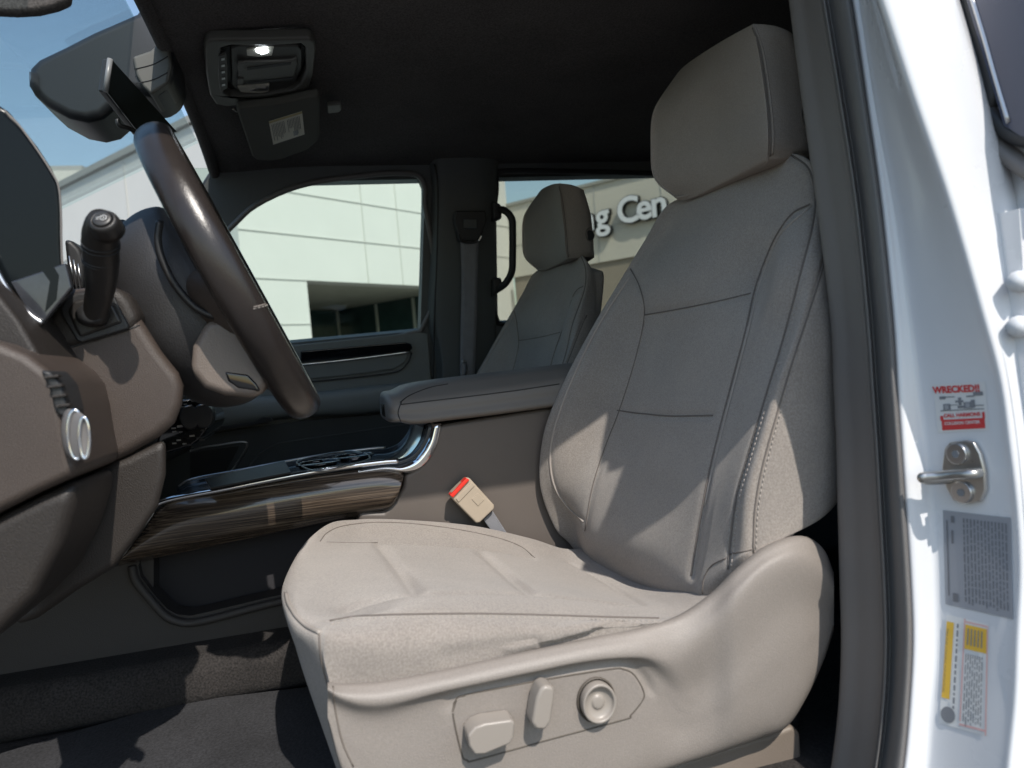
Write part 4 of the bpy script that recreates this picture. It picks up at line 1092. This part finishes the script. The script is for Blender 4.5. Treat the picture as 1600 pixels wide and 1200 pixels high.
tube('trim_line', [P(a, b, x=-.61) for a, b in [(-20, 395), (4, 440), (22, 468), (50, 494), (66, 505)]], 0.003, SIL, hd)
# centre vents beyond the hood
vn = prism('center_vent', PX([(99, 372), (112, 376), (124, 388), (131, 404), (134, 455), (118, 470), (104, 420)], -0.30), (0.25, 0, 0), BLK, dash, 0.006)
for k_ in range(3):
    tube('vent_slat', [P(108+k_*7, 400+k_*6, x=-.303), P(116+k_*6, 445+k_*2, x=-.303)], 0.0012, SIL, vn, k=1)
# centre stack with knobs
cs_ = prism('center_stack', PX([(262, 628), (300, 622), (318, 618), (318, 640), (325, 650), (326, 668), (312, 688), (300, 696), (262, 708), (240, 706)], -0.11), (0.22, 0, 0), PIANO, dash, 0.004)
for (u, v, r_) in ((296, 652, 15), (317, 650, 13)):
    c = P(u, v, x=-.12)
    ring = [V((c.x-.002, c.y+.016*math.cos(t*math.pi/10), c.z+.021*math.sin(t*math.pi/10))) for t in range(20)]
    kb = prism('climate_knob', ring, (0.04, 0, 0), BLK, cs_, .003)
    tube('knob_cap', [V((c.x-.004, c.y-.006, c.z+.020)), V((c.x-.004, c.y+.008, c.z+.017))], .0012, SIL, kb, k=1)
for i in range(26):
    u, v = random.uniform(262, 318), random.uniform(626, 700)
    if v > 712-(u-262)*.35: continue
    c = P(u, v, x=-.1125); s_ = random.uniform(.0012, .003)
    box('stack_button', (c.x, c.y-s_*1.6, c.z-s_*.6), (c.x+.004, c.y+s_*1.6, c.z+s_*.6), [SIL, STEEL, BLK][i % 3], cs_)
prism('stack_screen_edge', PX([(286, 612), (318, 606), (320, 616), (286, 620)], -0.10), (0.2, 0, 0), SIL, cs_, 0.002)

# ------------------------------------------------------------------ steering column
colm = thing('steering_column', 'brown steering column shroud with a square bezel for the stalk', 'steering column', (-0.42, 0.2, 1.4))
sh = [(60, 500), (78, 462), (100, 452), (150, 446), (188, 443), (205, 462), (225, 500), (255, 548), (282, 582), (290, 602), (288, 632), (276, 662), (252, 684), (205, 712), (160, 733), (122, 748), (90, 745), (72, 640), (50, 560)]
shr = prism('shroud', PX(sh, -0.545), (0.24, 0.075, 0.01), DASH, colm, 0.040, 8)
prism('shroud_top', PX([(66, 505), (82, 466), (102, 455), (150, 449), (186, 447), (204, 466), (222, 500), (205, 520), (150, 538), (98, 548), (75, 540)], -0.5485), (0.05, 0, 0), DASH2, colm, 0.012, 5)
bz = prism('bezel', PX([(94, 482), (103, 466), (122, 458), (150, 455), (172, 458), (180, 466), (192, 492), (201, 508), (200, 514), (128, 535), (120, 533), (110, 515), (97, 495)], -0.552), (0.03, 0, 0), BLK, colm, 0.006, 4)
bz2 = prism('bezel_inset', PX([(104, 486), (114, 470), (146, 462), (168, 464), (180, 482), (192, 504), (124, 528), (116, 514)], -0.5545), (0.02, 0, 0), STALK, colm, 0.004, 4)
seam('seam', bvh(shr), [(100, 545), (130, 537), (180, 522), (218, 508)], .001, BLK, colm)
# gaiter and stalk
stk = thing('column_stalk', 'dark upright column stalk with a ribbed collar and round end button', 'control stalk', P(150, 495, x=-.555))
gc = P(143, 492, x=-.558)
ringg = []
for (rr, h) in ((26, 0), (24, .010), (19, .016), (14, .018)):
    ringg.append([P(143+rr*math.cos(t*math.pi/12), 492+rr*.72*math.sin(t*math.pi/12), x=-.556-h) for t in range(24)])
cg('gaiter', ringg, BLK, stk, k=1, kr=3, closed=True, cap=True)
axis = [(148, 500, -.560, 17), (152, 475, -.572, 19), (157, 450, -.585, 21), (159, 420, -.60, 24), (158, 392, -.615, 26), (157, 368, -.63, 26.5), (158, 350, -.645, 23), (159, 341, -.652, 19)]
rg = []
dirs = []
P3 = [P(a, b, x=c) for a, b, c, r in axis]
for i, (a, b, c, r) in enumerate(axis):
    p = P3[i]; t = (P3[min(i+1, 7)]-P3[max(i-1, 0)]).normalized()
    sc_ = (p-CAM).dot(FW)/F_PX*r
    s1_ = t.cross(V((1, 0, 0))).normalized(); s2_ = t.cross(s1_)
    rg.append([p+(s1_*math.cos(w*math.pi/12)+s2_*math.sin(w*math.pi/12))*sc_ for w in range(24)])
sk = cg('stem', rg, STALK, stk, k=1, kr=5, closed=True, cap=True)
t = (P3[-1]-P3[-3]).normalized()
# end button faces the camera side
cb_ = P(160, 343, x=-.662); nb = V((-1, 0.1, 0.55)).normalized(); e1 = nb.cross(V((0, 0, 1))).normalized(); e2 = e1.cross(nb)
sc1 = (cb_-CAM).dot(FW)/F_PX
def dring(r, h): return [cb_+nb*h+(e1*math.cos(w*math.pi/14)+e2*math.sin(w*math.pi/14))*r*sc1 for w in range(28)]
cg('end_collar', [dring(24, -.018), dring(22.5, -.006), dring(20, -.001), dring(15.5, 0), dring(15, -.002)], STALK, stk, k=1, kr=2, closed=True, cap=True)
bt = cg('end_button', [dring(14, -.003), dring(14, .0005), dring(12.5, .0018), dring(6, .0022)], mat('button_dark', (0.035, 0.033, 0.032), 0.38), stk, k=1, kr=2, closed=True, cap=True)
WI = mat('white_icon', (0.6, 0.6, 0.6), 0.5)
def ic(pts): 
    tube('button_icon', [cb_+nb*.0026+(e1*a+e2*b)*sc1 for a, b in pts], .0004, WI, bt, k=1, seg=5)
sgn = -1 if (RT.dot(e1) < 0) else 1
for pts in ([(-8, 1), (-2, 1)], [(-8, -2), (-4, -2)], [(-1, -4), (-1, 4), (3, 5), (7, 3), (7, -3), (3, -5), (-1, -4)], [(2, 3), (4, 0), (2, -3)]):
    ic([(sgn*a, b) for a, b in pts])
for vv, rr in ((378, 26.8), (384, 26.9), (402, 26.0), (406, 25.8)):
    i_ = (392-vv)/24.0; x_ = -.615-.015*i_
    p = P(157.5, vv, x=x_); sc_ = (p-CAM).dot(FW)/F_PX*rr; tt = V((P3[5]-P3[3])).normalized(); s1_ = tt.cross(V((1, 0, 0))).normalized(); s2_ = tt.cross(s1_)
    tube('collar_rib', [p+(s1_*math.cos(w*math.pi/16)+s2_*math.sin(w*math.pi/16))*sc_ for w in range(32)], .0006, BLK, sk, k=1, seg=5, closed=True)
# the far stalk peeking behind
st2 = thing('far_stalk', 'end of the right hand column stalk peeking out behind the wheel hub', 'control stalk', P(200, 400, x=-.2))
rg = []
for (a, b, c, r) in ((215, 415, -.28, 17), (203, 390, -.25, 17), (195, 368, -.22, 17), (190, 352, -.2, 14), (188, 346, -.2, 8)):
    p = P(a, b, x=c); sc_ = (p-CAM).dot(FW)/F_PX*r
    rg.append([p+(RT*math.cos(w*math.pi/12)+UP*.5*math.sin(w*math.pi/12)+FW*.5*math.sin(w*math.pi/12))*sc_ for w in range(24)])
cg('stem', rg, STALK, st2, k=1, kr=4, closed=True, cap=True)

# ------------------------------------------------------------------ steering wheel
wc = V((-0.42, 0.096, 1.495)); wu = V((0, 0.386, 0.922)).normalized(); wx = V((1, 0, 0)); wnn = V((0, -0.922, 0.386)).normalized()
sw = thing('steering_wheel', 'leather wrapped steering wheel with brown hub cover seen from its edge', 'steering wheel', wc)
def WP(a, b, c): return wc + wx*a + wu*b + wnn*c
RR = 0.190
rimp = [WP(RR*math.cos(t), RR*math.sin(t), 0) for t in [i*math.pi/48 for i in range(96)]]
# rim: oval section, wider in the wheel plane
vs, fs = [], []
n = 96; seg = 20
for i in range(n):
    t = 2*math.pi*i/n; er = wx*math.cos(t)+wu*math.sin(t)
    for s in range(seg):
        a = 2*math.pi*s/seg
        vs.append(wc+er*(RR+0.0170*math.cos(a))+wnn*(0.0228*math.sin(a)))
    for s in range(seg):
        fs.append((i*seg+s, i*seg+(s+1) % seg, ((i+1) % n)*seg+(s+1) % seg, ((i+1) % n)*seg+s))
rim = mesh('rim', vs, fs, LEA, sw, True); recalc(rim)
RT_ = bvh(rim)
seam('rim_seam', RT_, [(396, 480), (412, 476), (428, 468), (440, 461)], .0012, SEAM, rim, .0003)
stitches('rim_stitching', RT_, [(398, 482), (414, 478), (430, 470), (441, 463)], PIPE, rim, pitch=.005, ln=.003)
HUBM = mat('hub_shaded_plastic', (0.032, 0.031, 0.032), 0.5, bump=.4, bscale=520, var=.06)  # darkened colour stands in for the shadow lying over the hub
HUBP = mat('hub_pad', (0.075, 0.065, 0.058), 0.5, bump=.4, bscale=520, var=.06)
# hub: loft of rounded outlines along the axis
def hubring(s, k_, c, db=0.0):
    out = []
    for i in range(32):
        t = 2*math.pi*i/32
        r = 0.098*(1+0.16*(-math.sin(t) if math.sin(t) < 0 else 0)+0.10*max(0, math.sin(t)))
        out.append(WP(r*k_*math.cos(t)*1.05, r*k_*math.sin(t)*1.12-0.012+db, c))
    return out
cg('hub_shell', [hubring(0, .99, -.028), hubring(0, 1.08, -.040), hubring(0, 1.10, -.065), hubring(0, 1.02, -.095), hubring(0, .85, -.118), hubring(0, .6, -.13), hubring(0, .3, -.132)], HUBM, sw, k=1, kr=4, closed=True, cap=True)
cg('airbag_cover', [hubring(0, .15, .012), hubring(0, .5, .010), hubring(0, .8, .002), hubring(0, .93, -.010), hubring(0, .97, -.024), hubring(0, .95, -.034)], HUBP, sw, k=1, kr=4, closed=True, cap=True)
tube('hub_ring', hubring(0, 1.0, -.027), .0018, SIL, sw, k=1, closed=True)
# spokes
def spoke(name, a0, r1, r2, w1, w2, m):
    d = wx*math.cos(a0)+wu*math.sin(a0); s = wx*-math.sin(a0)+wu*math.cos(a0)
    rows = []
    for t_ in (0, .35, .7, 1.0):
        r = r1+(r2-r1)*t_; w = w1+(w2-w1)*t_
        cz = -.045*(1-t_)**1.2-.004; th = .022*(1-t_)+.011
        rows.append([wc+d*r+s*(w*math.cos(a))+wnn*(cz+th*math.sin(a)) for a in [i*math.pi/8 for i in range(16)]])
    return cg(name, rows, m, sw, k=2, kr=4, closed=True, cap=True)
s_l = spoke('spoke', math.radians(200), .07, .183, .050, .030, DASH)
spoke('spoke', math.radians(-20), .07, .183, .050, .030, DASH)
spoke('spoke', math.radians(262), .06, .183, .045, .030, DASH2)
spoke('spoke', math.radians(278), .06, .183, .045, .030, DASH2)
spc = prism('spoke_cover', PX([(322, 500), (350, 500), (398, 504), (418, 540), (424, 575), (418, 604), (398, 622), (350, 618), (318, 606), (296, 580), (300, 540)], -.548), (0.06, 0.0, 0), mat('spoke_sunlit_brown', (0.16, 0.13, 0.11), 0.42, bump=.4, bscale=520, var=.1), sw, .014, 6)  # sunlight on this spoke is put into its lighter brown
SPT = bvh(spc)
tube('pad_trim', [P(a, b, x=-.548) for a, b in [(250, 345), (247, 375), (253, 405), (272, 443), (298, 474), (318, 488), (340, 495), (400, 500)]], .0042, LEAD, sw, k=5)
# switch pad on the left spoke
prism('wheel_switch', [WP(-.165, -.085, .004), WP(-.120, -.070, .006), WP(-.115, -.040, .006), WP(-.160, -.050, .004)], wnn*.008, PIANO, sw, .002)
prism('wheel_switch', PX([(350, 580), (388, 585), (402, 600), (407, 612), (372, 607), (356, 596)], -.5495), (0.02, 0, 0), PIANO, sw, .003)
tube('column_shaft', [WP(0, 0, -.12), WP(0, -.01, -.22)], .06, DASH2, sw, k=1, seg=24)

# ------------------------------------------------------------------ overhead
mh = thing('sensor_housing', 'bulky dark sensor housing behind the mirror at the top of the windshield', 'sensor housing', (0, 0.3, 1.97))
hs = [(42, 130), (44, 104), (58, 90), (100, 70), (145, 47), (180, 32), (212, 18), (222, 4), (224, -30), (290, -30), (268, 60), (272, 110), (266, 132), (240, 149), (225, 146), (205, 140), (185, 160), (160, 182), (135, 188), (105, 182), (70, 163), (50, 145)]
prism('cover', PX(hs, 0.0), (0.14, 0, 0), mat('housing_black', (0.022, 0.024, 0.027), 0.38, bump=.1, bscale=600), mh, 0.02, 6)
hm = mat('housing_grey', (0.11, 0.11, 0.10), 0.45)
c2_ = prism('side_cover', PX([(206, 88), (235, 78), (252, 62), (262, 62), (268, 100), (262, 130), (236, 147), (222, 134), (212, 116)], -0.008), (0.10, 0, 0), hm, mh, .008, 4)
for k_ in range(2):
    tube('cover_seam', [P(210+3*k_, 108+22*k_, x=-.0085), P(240, 100+24*k_, x=-.0085), P(262, 88+25*k_, x=-.0085)], .0008, BLK, c2_)
for k_ in range(9):
    tube('rib', [P(46+k_*1.6, 112+k_*.3, x=-.0015-.0004*k_), P(47+k_*1.8, 136+k_*2.5, x=-.0015-.0004*k_)], .0005, BLK, mh, k=1, seg=5)
mr = thing('rear_view_mirror', 'slim dark rear view mirror seen almost edge on above the steering wheel', 'mirror', P(215, 150, x=0))
A, B, Cc, D = P(171, 92, x=-.17), P(164, 143, x=-.17), P(274, 206, x=.02), P(218, 212, x=.02)
def hexa(name, q, d, m, par, bev): return prism(name, q, d, m, par, bev, 4)
vN = (Cc-A).cross(B-A).normalized()
if vN.dot(CAM-A) < 0: vN = -vN
prism('glass', [A+vN*.0015, Cc+vN*.0015, D+vN*.0015, B+vN*.0015], vN*.002, mat('mirror_glass', (0.05, 0.06, 0.055), 0.08, 0.4), mr, .001)
prism('housing', [A, Cc, D, B], -vN*.012, mat('mirror_shell', (0.03, 0.032, 0.034), .4), mr, .006, 4)
tube('mirror_edge', [A+vN*.001, B+vN*.001], .0042, mat('mirror_rim', (.22, .23, .24), .35), mr, k=1)
tube('mirror_button', [P(183, 187, x=-.06), P(187, 196, x=-.06), P(200, 200, x=-.05), P(216, 208, x=-.03)], .004, BLK, mr)
tube('mirror_mount', [P(190, 130, x=.02), P(205, 110, x=.05), P(215, 90, x=.06)], .018, BLK, mr)

oc = thing('overhead_console', 'dark overhead console with map lamps, one lit, and a row of buttons', 'overhead console', P(405, 112, z=1.95))
ZC = 1.958
def O(u, v, z=ZC): return P(u, v, z=z)
def oprism(name, pts, z, h, m, par, bev): return prism(name, [O(a, b, z) for a, b in pts], (0, 0, h), m, par, bev, 4)
OC1 = mat('overhead_grey', (0.105, 0.105, 0.095), 0.42, bump=.15, bscale=800)
OC2 = mat('overhead_dark', (0.060, 0.060, 0.056), 0.42)
fo_ = [(319, 80), (322, 67), (330, 63), (420, 62), (484, 60), (492, 66), (494, 80), (489, 118), (482, 140), (474, 150), (440, 158), (355, 167), (337, 163), (328, 150), (322, 118)]
fi_ = [(345, 76), (362, 71), (420, 72), (470, 69), (478, 76), (478, 110), (470, 132), (458, 142), (410, 150), (362, 152), (350, 146), (347, 110)]
holed('frame', [O(*p) for p in fo_], [[O(*p) for p in fi_]], (0, 0, 0.02), OC1, oc, 0.005)
oprism('inner_panel', [(360, 76), (372, 72), (466, 72), (472, 80), (472, 106), (462, 128), (450, 137), (410, 145), (372, 144), (362, 132)], ZC+.008, 0.01, OC2, oc, .003)
oprism('back_plate', fi_, ZC+.018, .006, BLK, oc, 0)
bs = oprism('button_strip', [(341, 88), (353, 84), (356, 110), (356, 138), (344, 144), (341, 120)], ZC-.002, .006, OC2, oc, .002)
for k_ in range(5):
    oprism('button_mark', [(346+k_*.2, 92+k_*10), (351+k_*.2, 91+k_*10), (351+k_*.2, 94+k_*10), (346+k_*.2, 95+k_*10)], ZC-.0035, .001, SIL, bs, 0)
oprism('center_ridge', [(372, 98), (455, 96), (464, 92), (466, 100), (460, 122), (372, 127)], ZC+.002, .008, OC1, oc, .004)
oprism('button', [(371, 100), (382, 99), (382, 110), (371, 111)], ZC-.001, .006, OC1, oc, .0015)
oprism('button', [(371, 124), (381, 123), (381, 132), (371, 133)], ZC-.001, .006, OC1, oc, .0015)
oprism('groove', [(386, 106), (455, 98), (455, 101), (386, 110)], ZC+.0005, .001, BLK, oc, 0)
oprism('groove', [(388, 129), (458, 121), (458, 125), (388, 132)], ZC+.0005, .001, BLK, oc, 0)
l1 = oprism('map_lamp', [(385, 79), (397, 76), (428, 75), (425, 87), (404, 89), (386, 87)], ZC+.004, .004, LENS, oc, .001)
oprism('lit_bulb', [(400, 77), (417, 75), (419, 82), (410, 85), (401, 82)], ZC+.0025, .002, LAMPON, l1, .0006)
l2 = oprism('map_lamp', [(371, 136), (421, 132), (420, 143), (408, 146), (376, 144)], ZC+.004, .004, LENS, oc, .001)
oprism('lamp_shade_edge', [(390, 143), (402, 138), (415, 138), (417, 135), (420, 135), (419, 142), (402, 142)], ZC+.0025, .001, SIL, l2, 0)
tube('microphone_clip', [O(364, 170), O(374, 174), O(398, 167), O(414, 163)], .0025, STEEL, oc, k=3)

vis = thing('sun_visor', 'folded dark passenger sun visor with a white warning label', 'sun visor', P(440, 200, z=1.93))
VZ = 1.935
vb = [(370, 174), (372, 170), (430, 164), (485, 152), (498, 150), (500, 156), (500, 212), (496, 222), (482, 234), (440, 249), (425, 252), (400, 250), (394, 245)]
pv = prism('board', [P(a, b, z=VZ) for a, b in vb], (0, 0, 0.018), mat('visor_cloth', (0.085, 0.085, 0.075), .85, bump=.3, bscale=500), vis, .006, 4)
lab = [(420, 190), (472, 174), (476, 210), (427, 226)]
lb = prism('warning_label', [P(a, b, z=VZ-.001) for a, b in lab], (0, 0, .0008), PAPER, vis)
tag(lb, 'white label with rows of fine print')
def lq(s0, s1, t0, t1): return [P(a, b, z=VZ-.0016) for a, b in quad_in(lab, s0, s1, t0, t1)]
vs, fs = [], []
for c_ in range(2):
    for k_ in range(9):
        s = .06+.47*c_+.045*k_
        o = len(vs); vs += lq(s, s+.016, .16, random.uniform(.6, .9) if not (c_ and k_ in (1, 2, 3)) else .55); fs.append((o, o+1, o+2, o+3))
mesh('label_print', vs, fs, INK, lb)
mesh('label_band', lq(0.0, 1.0, 0.0, .09), [(0, 1, 2, 3)], mat('label_tan', (.5, .42, .2), .6), lb)
mesh('label_mark', lq(.66, .80, .72, .92), [(0, 1, 2, 3)], STG, lb)
cl = prism('visor_clip', [P(a, b, z=1.945) for a, b in ((511, 165), (533, 163), (534, 172), (530, 176), (512, 178))], (0, 0, .01), OC1, vis, .003)
dv = thing('folded_visor', 'edge of the dark driver sun visor at the top left corner', 'sun visor', (-0.5, 0.3, 1.88))
prism('board', [P(-60, -60, x=-.45), P(110, -60, x=-.45), P(107, 0, x=-.45), P(85, 9, x=-.45), P(55, 16, x=-.45), P(20, 18, x=-.45), P(-60, 14, x=-.45)], (.02, 0, 0), HEAD, dv, .006)
